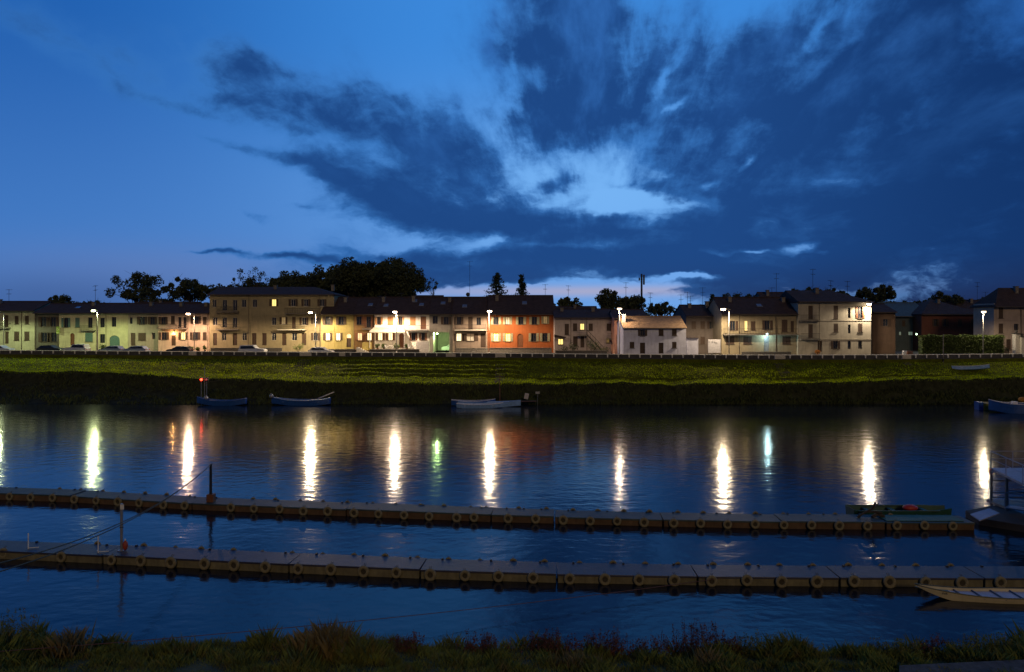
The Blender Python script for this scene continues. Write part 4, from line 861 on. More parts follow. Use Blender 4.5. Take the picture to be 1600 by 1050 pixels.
# stone steps on bank
def bank_steps(px, t0, t1, wpx, label):
    p0 = bank(px, t0); p1 = bank(px, t1); m = MB(); n = max(3, int((t1-t0)/.05)); wd = wpx/F*p0[1]/2
    for i in range(n):
        a = bank(px, t0+(t1-t0)*i/n); b = bank(px, t0+(t1-t0)*(i+1)/n)
        m.box(-wd, wd, (a[1]+b[1])/2-p0[1], a[1]-p0[1], b[2]-p0[2]-.3, (a[2]+b[2])/2-p0[2]+.08)
    m.box(-wd*.9, wd*.9, p1[1]-p0[1], -.1, -9, -8.9) if False else None; o = m.build('stone_steps', M_DSTONE); o.location = p0; tag(o, label, 'steps', 'stone steps down the far bank')
bank_steps(298, .03, .3, 12, 'short stone steps below the leftmost concrete block')
bank_steps(478, .03, .5, 18, 'stone steps below the concrete block beside the silver hatchback')
bank_steps(782, .2, .98, 15, 'long stone steps through the terraces below the red house')
bank_steps(1217, .05, 1.1, 17, 'long stone steps below the tan house')
bank_steps(1415, .03, .2, 12, 'short stone steps below the block near the white bin')
# ---------------------------------------------------------------- boats
def hull(L_, W_, H_, rise=.35, sharp=1.0, n=18, stern=.55):
    m = MB(); k = 7
    for i in range(n+1):
        u = i/n; x = -L_/2+L_*u
        wd = W_/2*(stern+(1-stern)*min(1, u*4))*(1-max(0, (u-.5)/.5)**2.2*sharp) if True else 0
        sh = rise*(abs(u-.45)/.55)**2.2
        for j in range(k):
            a = j/(k-1); s = (a-.5)*2
            y = wd*math.copysign(min(1, abs(s)*1.5), s); z = (max(0, abs(s)-.66)/.34)*(H_)+sh
            z = z if abs(s) > .66 else sh*.75
            y *= .78 if abs(s) <= .67 else .78+.22*(abs(s)-.66)/.34
            m.v.append((x, y, z))
    for i in range(n):
        for j in range(k-1): a = i*k+j; m.f.append((a, a+1, a+k+1, a+k))
    m.f.append(tuple(range(k)))
    return m, [(-L_/2+L_*i/n) for i in range(n+1)]
def boat(px, py, Y, L_, W_, H_, hm, inn, label, rz=0, rise=.35, seats=3, name='rowing_boat', sharp=.98, stern=.55, zb=-.08, extra=None):
    r = empty(name, (PX(px, Y), Y, zb), rz, label=label, cat='boat', group='boats moored on the river')
    m, xs_ = hull(L_, W_, H_, rise, sharp, stern=stern); h = m.build('hull', hm, r)
    so = h.modifiers.new('s', 'SOLIDIFY'); so.thickness = .04
    k = 7; g = MB()
    for sd in (0, k-1): g.path([Vector(m.v[i*k+sd])+Vector((0, 0, .02)) for i in range(19)], .035, 5)
    g.path([Vector(m.v[0]), Vector(m.v[k-1])], .035, 5); g.build('gunwale', inn, r)
    for i in range(seats):
        x = -L_/2+L_*(.18+.6*i/max(1, seats-1)); MB().box(x-.13, x+.13, -W_*.42, W_*.42, H_*.72, H_*.72+.04).build('seat', inn, r)
    return r
boat(346, 625, 100.2, 7.2, 1.5, .75, M_BLUEBOAT, M_BLUEBOAT, 'dark blue boat under the red signal lights', math.pi, .55)
boat(470, 626, 100.4, 8.6, 1.6, .8, M_BLUEBOAT, M_PALEBOAT, 'long blue boat with pale rim moored left of the steep bank corner', math.pi, .45)
boat(765, 629, 98.6, 9.0, 1.5, .7, M_PALEBOAT, M_PALEBOAT, 'long pale blue boat in the moored group nearest the bank', 0, .3)
boat(750, 634, 97.2, 6.6, 1.3, .55, M_PALEBOAT, M_WHITE, 'smaller pale boat in front of the moored group', 0, .25)
boat(740, 627, 99.7, 6.4, 1.4, .75, M_BLUEBOAT, M_WHITE, 'blue boat with white rim behind the pale boats', 0.02, .3)
r = boat(1585, 632, 92, 6.0, 2.0, 1.3, M_BLUEBOAT, M_WHITE, 'blue and grey motor boat at the right edge by the far bank', math.pi-.3, .5, 1, 'motor_boat')
MB().box(-.3, .3, -.3, .3, 1.1, 1.6).build('engine_cover', M_WHITE, r); MB().ball((-.9, 0, 1.9), .5, .4, .35).build('orange_cover', mat('orange tarp', (.4, .18, .02), .8), r)
M_OLIVE = mat('olive boat paint', (.2, .22, .03), .5)
r = boat(1565, 634, 95.5, 5.4, 1.7, .95, M_OLIVE, M_WHITE, 'olive yellow boat beside the blue motor boat', 0, .1, 2, sharp=.3, stern=.9)
MB().box(-3.5, -2.9, -.5, .5, 0, 1.15).build('stern_box', M_BLUEBOAT, r)
ub = boat(1517, 579, 107.5, 5.6, 1.3, .5, M_PALEBOAT, M_WHITE, 'pale blue white boat lying on the grass slope', -.05, .3, 2, 'beached_boat')
ub.location = (PX(1517, 108), 108, bank(1517, (YR(1517)-.62-108)/(YR(1517)-.62-itp(LIPD, 1517)))[2]+.12); ub.rotation_euler = (R(18), R(3), R(178))
# dock plank boards and poles near the boats
def plank(px0, py0, px1, py1, Y0, Y1, wd, m, label, cat='plank', name='gangplank'):
    a = Vector((PX(px0, Y0), Y0, PZ(py0, Y0))); b = Vector((PX(px1, Y1), Y1, PZ(py1, Y1))); d = b-a; u = Vector((-d.y, d.x, 0)).normalized()*wd/2
    mb = MB(); c = [Vector((0, 0, 0))-u, Vector((0, 0, 0))+u, d+u, d-u]; t = Vector((0, 0, .07)); mb.v = [tuple(p) for p in c]+[tuple(p+t) for p in c]
    mb.f = [(0, 1, 2, 3), (4, 7, 6, 5), (0, 4, 5, 1), (1, 5, 6, 2), (2, 6, 7, 3), (3, 7, 4, 0)]
    o = mb.build(name, m); o.location = a; return tag(o, label, cat)
plank(497, 623, 522, 613, 100.8, 101.8, .6, mat('pale worn plank', (.4, .35, .28), .9), 'pale gangplank rising from the long blue boat to the bank')
plank(720, 628.5, 838, 627, 101.0, 101.0, .9, mat('brown dock plank', (.13, .07, .05), .9), 'brown landing plank behind the moored pale boats')
bd = bx('white_board', mat('pale board', (.5, .47, .47), .7), 818.5, 825, 614.5, 623.5, 100.8, .05, 'small tilted white board standing on the brown landing plank', 'board'); bd.rotation_euler = (0, R(12), 0)
sp = polething('sign_post', 840, 612, 101.2, -.2, .035, M_STEEL, 'thin post with small grey sign by the landing plank', 'sign'); MB().box(-.32, .32, -.05, -.035, 1.75, 2.1).build('sign_plate', M_STEEL, sp)
polething('mooring_pole', 781, 586, 100.6, -.3, .06, M_WOODB, 'tall thin brown pole rising beside the moored pale boats', 'pole')
sl = empty('signal_lights', (PX(317, 101), 101, 0), label='two red signal lights on poles above the dark blue boat', cat='signal light')
for dx, top in ((-.25, 591), (.25, 573), (.55, 596)): MB().tube((dx, 0, -.3), (dx, 0, PZ(top, 101)), .05, 6).build('pole', M_STEEL, sl)
for dx, s in ((-.2, 1), (.55, .25)):
    hb = MB().box(dx-.22, dx+.22, -.05, .2, PZ(596, 101), PZ(590, 101)).build('lamp_housing', M_IRON, sl)
    MB().ball((dx, -.08, PZ(593, 101)), .17).build('red_lens', litmat('red signal lens %g' % s, (1, .03, .01), 14*s*s*s), hb, True)
MB().path([(.3, 0, 3.2), (4.5, 1.6, 3.9), (4.8, 1.8, 3.2)], .02).build('cable', M_ROPE, sl)
for px, py, lb in ((322, 620, 'round pale buoy at the bow of the dark blue boat'), (424, 617, 'pale fender ball at the bow of the long blue boat')):
    o = MB().ball((0, 0, .2), .32).tube((0, 0, .45), (0, 0, .58), .06).build('buoy', M_STEEL, None, True); o.location = (PX(px, 100), 100, PZ(py+2, 100)-.2); tag(o, lb, 'buoy')
# ---------------------------------------------------------------- pontoons
ORD = 'first second third fourth fifth sixth seventh eighth ninth tenth eleventh twelfth thirteenth fourteenth fifteenth sixteenth seventeenth eighteenth nineteenth twentieth'.split()
ORD += ['twenty '+o for o in ORD[:9]]+['thirtieth']+['thirty '+o for o in ORD[:9]]+['fortieth', 'forty first']
def smooth_line(tab):
    return lambda px: itp(tab, px)
nt_ = [(-80, 868), (8, 871.5), (98, 877), (176, 881.5), (222, 883), (269, 887), (321, 889), (367, 891), (416, 893.5), (467, 896), (518, 898), (569, 900), (620, 902), (673, 905), (727, 907), (779, 908), (833, 910), (890, 911), (945, 912), (998, 913), (1053, 914), (1166, 915), (1220, 916), (1333, 916.5), (1561, 917.5), (1700, 918)]
ft_ = [(-80, 777), (17, 781), (50, 782), (84, 783.5), (118, 785), (152, 787), (186, 789), (219, 791), (257, 794), (290, 796), (362, 799), (438, 802), (513, 805), (592, 809), (671, 812.5), (741, 815), (837, 817), (922, 820), (1006, 822), (1094, 824), (1179, 825.5), (1267, 827), (1354, 827.5), (1487, 828), (1700, 829)]
HPN = .45
def pline(tab, px): Y = HC*F/(itp(tab, px)-HY); return Vector((PX(px, Y), Y, 0))
M_DECKN = mat('near pontoon deck concrete', (.036, .036, .056), .5, nscale=1.6, namt=.35, bump=.4, bscale=5)
M_FACEN = mat('near pontoon weathered side', (.155, .14, .085), .9, nscale=1.5, namt=.35, stain=(.07, .06, .035), bump=.5, bscale=8)
M_DECKF = mat('far pontoon mossy deck', (.04, .058, .056), .6, nscale=1.2, namt=.35, bump=.4, bscale=5)
M_FACEF = mat('far pontoon rusty side', (.1, .062, .034), .9, nscale=1.2, namt=.4, stain=(.06, .03, .02), bump=.5, bscale=8)
def pontoon(tab, seams, hgt, wid, md, mf, labels, group):
    for (a, b), lb in zip(zip(seams, seams[1:]), labels):
        pa = pline(tab, a); pb = pline(tab, b); d = (pb-pa); ang = math.atan2(d.y, d.x); L_ = d.length-.1
        r = empty('pontoon_section', (*((pa+pb)/2)[:2], random.uniform(-.03, .03)), ang, label=lb, cat='pontoon', group=group)
        m = MB(); nn = 14; h2 = L_/2
        m.box(-h2, h2, 0, wid, -.25, hgt-.1); m.build('float_body', mf, r, bevel=.03)
        m = MB().box(-h2-.02, h2+.02, -.04, wid+.04, hgt-.097, hgt)
        m.build('deck', md, r, bevel=.015)
        for x in np.linspace(-h2+.8, h2-.8, 3): MB().box(x-.05, x+.05, wid-.12, wid-.02, hgt+.002, hgt+.07).build('cleat', M_IRON, r)
        for _ in range(4): x = random.uniform(-h2+.1, h2-.1); MB().box(x-.02, x+.02, -.012, -.001, 0, hgt-.12).build('rib', mf, r)
sn = [-110, 160, 451, 656, 870, 1090, 1312, 1538, 1760]
pontoon(nt_, sn, HPN, 1.5, M_DECKN, M_FACEN, ['nearer pontoon section at the left edge with two white stakes', 'nearer pontoon section that carries the mooring post with the orange float', 'third nearer pontoon section from the left', 'nearer pontoon section left of the picture centre line', 'nearer pontoon section just right of the picture centre', 'nearer pontoon section left of the one behind the cream bow', 'nearer pontoon section behind the bow of the long cream boat', 'last nearer pontoon section behind the long cream boat'], 'sections of the nearer pontoon')
sf = [-110, 110, 300, 541, 767, 866, 1036, 1222, 1384, 1524]
pontoon(ft_, sf, HPN, 1.5, M_DECKF, M_FACEF, ['farther pontoon section at the left edge', 'farther pontoon section left of the tall rope post', 'farther pontoon section that carries the tall rope post', 'farther pontoon section left of the picture centre', 'short farther pontoon section just right of the picture centre', 'farther pontoon section in the right centre', 'farther pontoon section left of the driftwood branch', 'farther pontoon section carrying the driftwood branch', 'last farther pontoon section before the metal ramp'], 'sections of the farther pontoon')
# tyres
def make_tyre(R_=.27):
    m = MB().torus((0, 0, 0), .2, .085, 'y', 24, 10, .9)
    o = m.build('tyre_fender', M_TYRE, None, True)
    h = MB().tube((0, -.02, 0), (0, .03, 0), .16, 16).build('hole_shade', M_TYREH, o)  # dark disc filling the tyre opening, its shade put into the colour
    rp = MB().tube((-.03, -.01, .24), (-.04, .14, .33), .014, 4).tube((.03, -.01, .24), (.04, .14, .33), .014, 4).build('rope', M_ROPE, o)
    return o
T0 = make_tyre(); used = [False]
def place_tyre(loc, ang, tilt, s, label, group):
    if not used[0]: o = T0; used[0] = True
    else:
        o = T0.copy(); C.objects.link(o)
        for ch in T0.children: c = ch.copy(); C.objects.link(c); c.parent = o
    o.location = loc; o.rotation_euler = (tilt, random.uniform(-.15, .15), ang); o.scale = (s, s, s)
    tag(o, label, 'tyre', group)
nx = [8, 98, 176, 222, 269, 321, 367, 416, 467, 518, 569, 620, 673, 727, 779, 833, 890, 945, 998, 1053, 1111, 1166, 1220, 1275, 1333, 1388, 1444, 1501, 1561]
fx = [17, 50, 84, 118, 152, 186, 219, 257, 290, 362, 398, 438, 475, 513, 554, 592, 632, 671, 714, 741, 794, 837, 880, 922, 964, 1006, 1052, 1094, 1136, 1179, 1224, 1267, 1310, 1354, 1400, 1443, 1487]
def tyres(xs_, tab, wid, hgt, back, labf, group, zc):
    for i, px in enumerate(xs_):
        a = pline(tab, px-8); b = pline(tab, px+8); d = (b-a).normalized(); nrm = Vector((-d.y, d.x, 0)); p = (a+b)/2; ang = math.atan2(d.y, d.x)
        q = p-nrm*.1 if not back else p+nrm*(wid+.11)
        s = random.uniform(.95, 1.12)*(1 if not back else .66)
        place_tyre((q.x, q.y, zc+random.uniform(-.03, .04)), ang, random.uniform(-.1, .04), s, labf % ORD[i], group)
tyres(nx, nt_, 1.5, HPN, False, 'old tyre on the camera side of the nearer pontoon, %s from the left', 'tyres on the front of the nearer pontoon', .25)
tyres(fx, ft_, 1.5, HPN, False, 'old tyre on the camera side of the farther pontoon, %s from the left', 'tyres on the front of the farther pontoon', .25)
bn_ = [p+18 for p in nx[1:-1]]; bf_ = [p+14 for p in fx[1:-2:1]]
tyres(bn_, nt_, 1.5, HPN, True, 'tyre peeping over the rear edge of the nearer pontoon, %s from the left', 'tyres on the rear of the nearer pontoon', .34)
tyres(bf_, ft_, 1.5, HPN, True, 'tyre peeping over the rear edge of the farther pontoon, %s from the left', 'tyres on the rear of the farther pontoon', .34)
# posts on pontoons
def on(tab, px, inset, z=.45):
    p = pline(tab, px); return (p.x, p.y+inset, z)
p = on(nt_, 177, .75); mp_ = empty('mooring_post', p, label='grey mooring post with small white sign on the nearer pontoon', cat='post')
hp = PZ(787, p[1])-HPN; MB().tube((0, 0, 0), (0, 0, hp), .075, 10).box(-.16, .16, -.16, .16, 0, .03).build('shaft', M_STEEL, mp_)
MB().box(-.02, .17, -.1, -.08, hp-.28, hp-.02).build('sign_plate', M_WHITE, mp_)
MB().torus((0, 0, hp*.5), .09, .02, 'z', 12, 5).build('ring', M_IRON, mp_)
fl = empty('orange_float', (p[0]+.22, p[1]-.05, HPN), label='orange red float hanging by the mooring post on the nearer pontoon', cat='float')
MB().ball((0, 0, .28), .13, .13, .26, 12, 8).build('float_body', mat('orange red plastic', (.35, .05, .02), .5), fl, True); MB().tube((0, 0, .54), (0, 0, .62), .04).build('cap', M_WHITE, fl)
for px, top, lb in ((38, 833, 'thin white stake with foot bracket, left one of two on the nearer pontoon'), (148, 837, 'thin white stake with foot bracket nearer the mooring post')):
    p = on(nt_, px, .3); o = empty('white_stake', p, label=lb, cat='stake', group='white stakes on the nearer pontoon')
    MB().tube((0, 0, -.1), (0, 0, PZ(top, p[1])-HPN), .028, 8).build('shaft', M_WHITE, o); MB().tube((0, 0, .03), (.5, .1, .03), .02, 5).tube((0, 0, .03), (-.2, .25, .03), .02, 5).build('foot', M_WHITE, o)
p2 = on(ft_, 324, .5); rp_ = empty('rope_post', p2, label='tall dark post with ropes on the farther pontoon', cat='post')
hp2 = PZ(725, p2[1])-HPN; MB().tube((0, 0, 0), (0, 0, hp2), .1, 10, .085).build('shaft', M_IRON, rp_); MB().box(-.2, .25, -.2, .2, 0, .5).build('foot', M_WOODB, rp_)
# ropes from the tall post to the near bank on the left
rr = MB(); A = Vector((p2[0], p2[1], HPN+hp2-.05))
for k, (bx_, by_, bz_) in enumerate(((PX(-40, 20), 20, PZ(905, 20)), (PX(-40, 20.5), 20.5, PZ(889, 20.5)))):
    B = Vector((bx_, by_, bz_)); pts_ = []
    for i in range(25): u = i/24; q = A.lerp(B, u); q.z -= .9*4*u*(1-u)*(.85+.1*k); pts_.append(q-A)
    rr.path(pts_, .022, 5)
o = rr.build('mooring_rope', M_ROPE); o.location = A; tag(o, 'pair of dark ropes sagging from the tall post to the lower left', 'rope')
rr = MB(); A = Vector((PX(-30, 23.2), 23.2, PZ(1020, 23.2))); B = pline(nt_, 1130)+Vector((0, 0, .35)); pts_ = []
for i in range(31): u = i/30; q = A.lerp(B, u); q.z = max(q.z-.25*4*u*(1-u), .05); pts_.append(q-A)
o = rr.path(pts_, .014, 4).build('mooring_rope', mat('brown cable', (.12, .06, .05), .9)); o.location = A; tag(o, 'thin brown cable running low from the near bank to the nearer pontoon', 'rope')
# driftwood
p = on(ft_, 1366, .8, .46); db = empty('driftwood', p, label='forked driftwood branch lying on the farther pontoon', cat='driftwood')
MB().path([(-.6, 0, .05), (-.35, 0, .22), (0, .05, .38), (.35, .1, .55), (.5, 0, .95)], .06).path([(0, .05, .38), (.5, .1, .35), (.9, 0, .3)], .07).path([(-.35, 0, .22), (-.45, .1, 0)], .04).path([(.35, .1, .5), (.75, .15, .85)], .04).build('branch', M_BARK, db)
MB().path([(.3, 0, .05), (.7, .2, .2), (1.1, .1, .05)], .1).build('stump', M_BARK, db)
# green boat behind
p = pline(ft_, 1442); gb = empty('green_boat', (p.x, p.y+2.5, -.05), label='flat green boat with red fender moored behind the farther pontoon', cat='boat')
m, _ = hull(6.2, 1.5, .62, .12, .5, stern=.85); M_GB = mat('green boat paint', (.015, .07, .05), .6); hb = m.build('hull', M_GB, gb); so = hb.modifiers.new('s', 'SOLIDIFY'); so.thickness = .05
MB().box(-2.9, 2.2, -.7, -.62, .6, .68).box(-2.9, 2.2, .62, .7, .6, .68).build('gunwale', mat('dark green rim', (.02, .06, .04), .6), gb)
MB().ball((.7, 0, .68), .5, .3, .2).build('red_fender', M_RED, gb, True)
for x in (-2, -.4, 1.6): MB().box(x-.12, x+.12, -.6, .6, .5, .55).build('seat', M_GB, gb)
# green tarp on last deck
tp = MB(); pa = pline(ft_, 1388); pb = pline(ft_, 1510)
tp.prism([(pa.x, pa.y+.2), (pb.x, pb.y+.2), (pb.x, pb.y+1.4), (pa.x, pa.y+1.4)], 'z', .455, .49)
tag(tp.build('green_mat', mat('green mat', (.04, .13, .1), .7, bump=.5)), 'green matting spread over the right end of the farther pontoon', 'mat')
# steel landing stage (right edge)
M_LST = mat('blue grey painted steel', (.26, .28, .36), .5, .3, nscale=3)
M_LSP = mat('dull landing posts', (.24, .2, .17), .6, .2)
Zd = 2.75; A = (PX(1548, (HC-Zd)*F/231), (HC-Zd)*F/231); C1 = (PX(1660, (HC-Zd)*F/285), (HC-Zd)*F/285); B1 = (PX(1720, A[1]), A[1])
ls = empty('landing_stage', (A[0], A[1], 0), label='raised steel landing platform with railings at the right edge', cat='landing stage')
q = lambda p, z=0: (p[0]-A[0], p[1]-A[1], z)
MB().prism([q(A)[:2], q(C1)[:2], (q(B1)[0], q(C1)[1]), q(B1)[:2]], 'z', Zd-.14, Zd).build('deck', M_LST, ls)
def railing(P0, P1, n, z, h=1.1):
    m = MB(); P0 = Vector(P0); P1 = Vector(P1)
    for i in range(n+1): c = P0.lerp(P1, i/n); m.tube(c, c+Vector((0, 0, h)), .028, 6)
    for f in (1., .55): m.tube(P0+Vector((0, 0, h*f)), P1+Vector((0, 0, h*f)), .028 if f == 1 else .018, 6)
    return m
railing(q(A, Zd), q(B1, Zd), 5, Zd).build('railing', M_LST, ls); railing(q(A, Zd), q(C1, Zd), 4, Zd).build('railing', M_LST, ls)
yc = A[1]
for px, yy in ((1549, A[1]+.05), (1573, A[1]-1.6)):
    X = PX(px, yy); MB().tube((X-A[0], yy-A[1], -.1), (X-A[0], yy-A[1], Zd-.15), .085, 8).build('post', M_LSP, ls)
Z2 = .75
br = MB()
for z in (1.9, 1.1, .35+.45): br.tube((0, .05, z), (8, .05, z), .03, 5)
br.build('brace', M_LSP, ls)
MB().box(-.1, 8, -1.4, .3, .45, .6).build('lower_floor', M_LSP, ls)
# ramp
ga = empty('gangway', (PX(1573, 43), 43, .7), label='narrow steel gangway with handrails descending right below the landing platform', cat='gangway')
dx = 5.0; dzz = -.35
G0 = Vector((0, 0, 0)); G1 = Vector((dx, -5.5, dzz+.6))
n_ = (G1-G0).cross(Vector((0, 0, 1))).normalized()*.45
m = MB(); c = [G0-n_, G0+n_, G1+n_, G1-n_]; t = Vector((0, 0, .08)); m.v = [tuple(p) for p in c]+[tuple(p+t) for p in c]; m.f = [(0, 1, 2, 3), (4, 7, 6, 5), (0, 4, 5, 1), (1, 5, 6, 2), (2, 6, 7, 3), (3, 7, 4, 0)]
m.build('walkway', M_LST, ga)
for sg_ in (-1, 1): railing(G0+n_*sg_, G1+n_*sg_, 6, 0, 1.0).build('handrail', M_LST, ga)
rm_ = MB(); Yr_ = 41.6
def w3(px, py, z): Y = (HC-z)*F/(py-HY); return (PX(px, Y), Y, z)
c = [w3(1516, 803, .72), w3(1531, 813, .72), w3(1562, 801.5, 1.05), w3(1546, 794, 1.05)]
o0 = Vector(c[0]); m = MB(); t = Vector((0, 0, -.06)); cc = [Vector(p)-o0 for p in c]; m.v = [tuple(p) for p in cc]+[tuple(p+t) for p in cc]; m.f = [(0, 3, 2, 1), (4, 5, 6, 7), (0, 1, 5, 4), (1, 2, 6, 5), (2, 3, 7, 6), (3, 0, 4, 7)]
o = m.build('metal_ramp', M_LST); o.location = o0; tag(o, 'tilted blue grey metal ramp plate joining the farther pontoon', 'ramp')
fb = MB(); a = w3(1522, 818, .35); b = w3(1720, 850, .35); fb.prism([(.9, .9), (b[0]-a[0], -2.2), (b[0]-a[0], 4), (1.2, 2.6)], 'z', -.5, .42)
fo = fb.build('float_base', mat('dark hull paint', (.03, .03, .035), .8), None, bevel=.03); fo.location = (a[0], a[1], 0); tag(fo, 'dark float carrying the landing stage at the right edge', 'float')
lb_ = empty('lifebuoy', (A[0]-.1, A[1]-.1, Zd-.2), label='small red lifebuoy on the corner of the landing platform', cat='lifebuoy'); MB().torus((0, -.1, 0), .14, .05, 'y', 16, 8).build('ring', M_RED, lb_, True); MB().torus((0, -.1, 0), .145, .052, 'y', 4, 8).build('band', M_WHITE, lb_)
# long cream boat
def cream_boat():
    bow = w3(1429, 916, .5); far = Vector(w3(1705, 924.5, .42)); d = (Vector((far.x, far.y, 0))-Vector((bow[0], bow[1], 0))); L_ = 11.5; ang = math.atan2(d.y, d.x)
    r = empty('long_boat', (bow[0], bow[1], -.06), ang, label='long narrow cream boat with pointed bow and pale plank floor', cat='boat')
    n = 30; W_ = 1.2; H = .25
    def hw(x): return W_/2*min(1, (x/3.6))**.62 if x > 0 else 0
    def sh(x): return .34*max(0, 1-x/3.4)**2
    k = MB(); st_ = []
    xs_ = [L_*(i/n)**1.35 for i in range(n+1)]
    for x in xs_:
        w_ = hw(x); z = sh(x); zb = sh(x)*1.25 if x < 3.4 else 0
        zt = H+.06+z; zb = min(zt-.02, (max(0, 1-x/1.9)**1.6)*.62)
        st_.append([(x, -w_, zt), (x, -w_*.8, zb), (x, w_*.8, zb), (x, w_, zt)])
    for s in st_: k.v += s
    for i in range(n):
        for j in range(3): a = i*4+j; k.f.append((a, a+1, a+5, a+4))
    k.f.append((n*4, n*4+1, n*4+2, n*4+3))
    h = k.build('hull', mat('cream boat paint', (.52, .46, .3), .45, nscale=2, namt=.12), r, False); so = h.modifiers.new('s', 'SOLIDIFY'); so.thickness = .03
    g = MB()
    for s in (0, 3): g.path([Vector(q[s])+Vector((0, 0, .02)) for q in st_], .028, 5)
    g.build('gunwale', mat('dark boat rim', (.03, .05, .045), .5), r)
    f = MB(); fd = MB()
    for a, b in zip(st_, st_[1:]):
        za = a[0][2]-.1; zb = b[0][2]-.1
        (fd if b[0][0] < 1.75 else f).face([(a[0][0], a[0][1]*.96, za), (b[0][0], b[0][1]*.96, zb), (b[0][0], -b[0][1]*.96, zb), (a[0][0], -a[0][1]*.96, za)])
    fd.build('bow_deck', mat('turquoise deck paint', (.05, .22, .3), .5), r); f.build('floor', mat('pale boat floor', (.5, .48, .52), .6, nscale=2, namt=.15), r)
    x = 1.9
    while x < L_-.3:
        w_ = hw(x)*.95; z = H+sh(x)-.03; MB().box(x-.025, x+.025, -w_, w_, z, z+.05).build('cross_rib', mat('grey rib', (.16, .16, .18), .7), r); x += .86
    # small registration letters
    cu = bpy.data.curves.new('t', 'FONT'); cu.body = 'FVR'; cu.size = .13; cu.extrude = .003; to = bpy.data.objects.new('t', cu); C.objects.link(to)
    bpy.context.view_layer.update(); me = bpy.data.meshes.new_from_object(to.evaluated_get(bpy.context.evaluated_depsgraph_get())); bpy.data.objects.remove(to)
    me.materials.clear(); me.materials.append(M_IRON); lo = bpy.data.objects.new('lettering', me); C.objects.link(lo); lo.parent = r
    xa = 1.05; lo.location = (xa, -hw(xa)*.93-.035, .33); lo.rotation_euler = (R(78), 0, -math.atan2(hw(1.5)-hw(1.0), .5))
cream_boat()
# ---------------------------------------------------------------- world : dusk sky
W = bpy.data.worlds.new('World'); bpy.context.scene.world = W; W.use_nodes = True
nt = W.node_tree; N = nt.nodes; Lk = nt.links; N.clear()
class E:
    def __init__(s, sock): s.s = sock
    @staticmethod
    def op(o, *a):
        n = N.new('ShaderNodeMath'); n.operation = o
        for i, x in enumerate(a):
            if isinstance(x, E): Lk.new(x.s, n.inputs[i])
            else: n.inputs[i].default_value = float(x)
        return E(n.outputs[0])
    def __add__(s, o): return E.op('ADD', s, o)
    __radd__ = __add__
    def __sub__(s, o): return E.op('SUBTRACT', s, o)
    def __rsub__(s, o): return E.op('SUBTRACT', o, s)
    def __mul__(s, o): return E.op('MULTIPLY', s, o)
    __rmul__ = __mul__
    def __truediv__(s, o): return E.op('DIVIDE', s, o)
def mr(x, a, b, smooth=True):
    n = N.new('ShaderNodeMapRange'); n.interpolation_type = 'SMOOTHSTEP' if smooth else 'LINEAR'; Lk.new(x.s, n.inputs[0]); n.inputs[1].default_value = a; n.inputs[2].default_value = b; return E(n.outputs[0])
def mix(f, a, b):
    n = N.new('ShaderNodeMix'); n.data_type = 'RGBA'
    if isinstance(f, E): Lk.new(f.s, n.inputs[0])
    else: n.inputs[0].default_value = f
    for x, i in ((a, 6), (b, 7)):
        if isinstance(x, E): Lk.new(x.s, n.inputs[i])
        else: n.inputs[i].default_value = (*x, 1)
    return E(n.outputs[2])
tc = N.new('ShaderNodeTexCoord'); sp_ = N.new('ShaderNodeSeparateXYZ'); Lk.new(tc.outputs['Generated'], sp_.inputs[0])
X, Yd, Zs = (E(sp_.outputs[i]) for i in range(3))
az = E.op('ARCTAN2', X, Yd); el = E.op('ARCSINE', Zs)
def noisev(vx, vy, vz, sc, det=6, rough=.6, dist=0):
    c = N.new('ShaderNodeCombineXYZ')
    for i, v in enumerate((vx, vy, vz)):
        if isinstance(v, E): Lk.new(v.s, c.inputs[i])
        else: c.inputs[i].default_value = v
    n = N.new('ShaderNodeTexNoise'); n.inputs['Scale'].default_value = sc; n.inputs['Detail'].default_value = det; n.inputs['Roughness'].default_value = rough; n.inputs['Distortion'].default_value = dist
    Lk.new(c.outputs[0], n.inputs['Vector']); return E(n.outputs['Fac'])
# flat cloud layer coordinates : direction projected on a ceiling
zc = E.op('MAXIMUM', Zs, .0)+.13
cx_ = X/zc; cy_ = Yd/zc
w1 = noisev(az, el*1.5, 0, 3.0, 3, .5)-.5; w2_ = noisev(az, el*1.5, 7.3, 3.0, 3, .5)-.5
wf1 = noisev(az, el*1.6, 3.1, 12, 4, .6)-.5; wf2 = noisev(az, el*1.6, 11, 12, 4, .6)-.5
wa = az+w1*.10+wf1*.06; we = el+w2_*.07+wf2*.035
def ae(px, py): a = math.atan((px-800)/F); return a, math.atan((HY-py)/F*math.cos(a))
def blob(px, py, sx, sy, ang, wt, ua=None, ue=None):
    a, e = ae(px, py); ca = math.cos(math.radians(ang)); sa = math.sin(math.radians(ang)); k = math.cos(a)**2
    sx_ = sx/F*(k*ca*ca+sa*sa); sy_ = sy/F*(.9+.1*k)
    ua = ua or wa; ue = ue or we
    dx = ua-a; dy = ue-e
    u = (dx*ca-dy*sa)*(1/sx_); v = (dx*sa+dy*ca)*(1/sy_)
    r2 = u*u+v*v
    return E.op('POWER', 2.7183, r2*-1.0)*wt
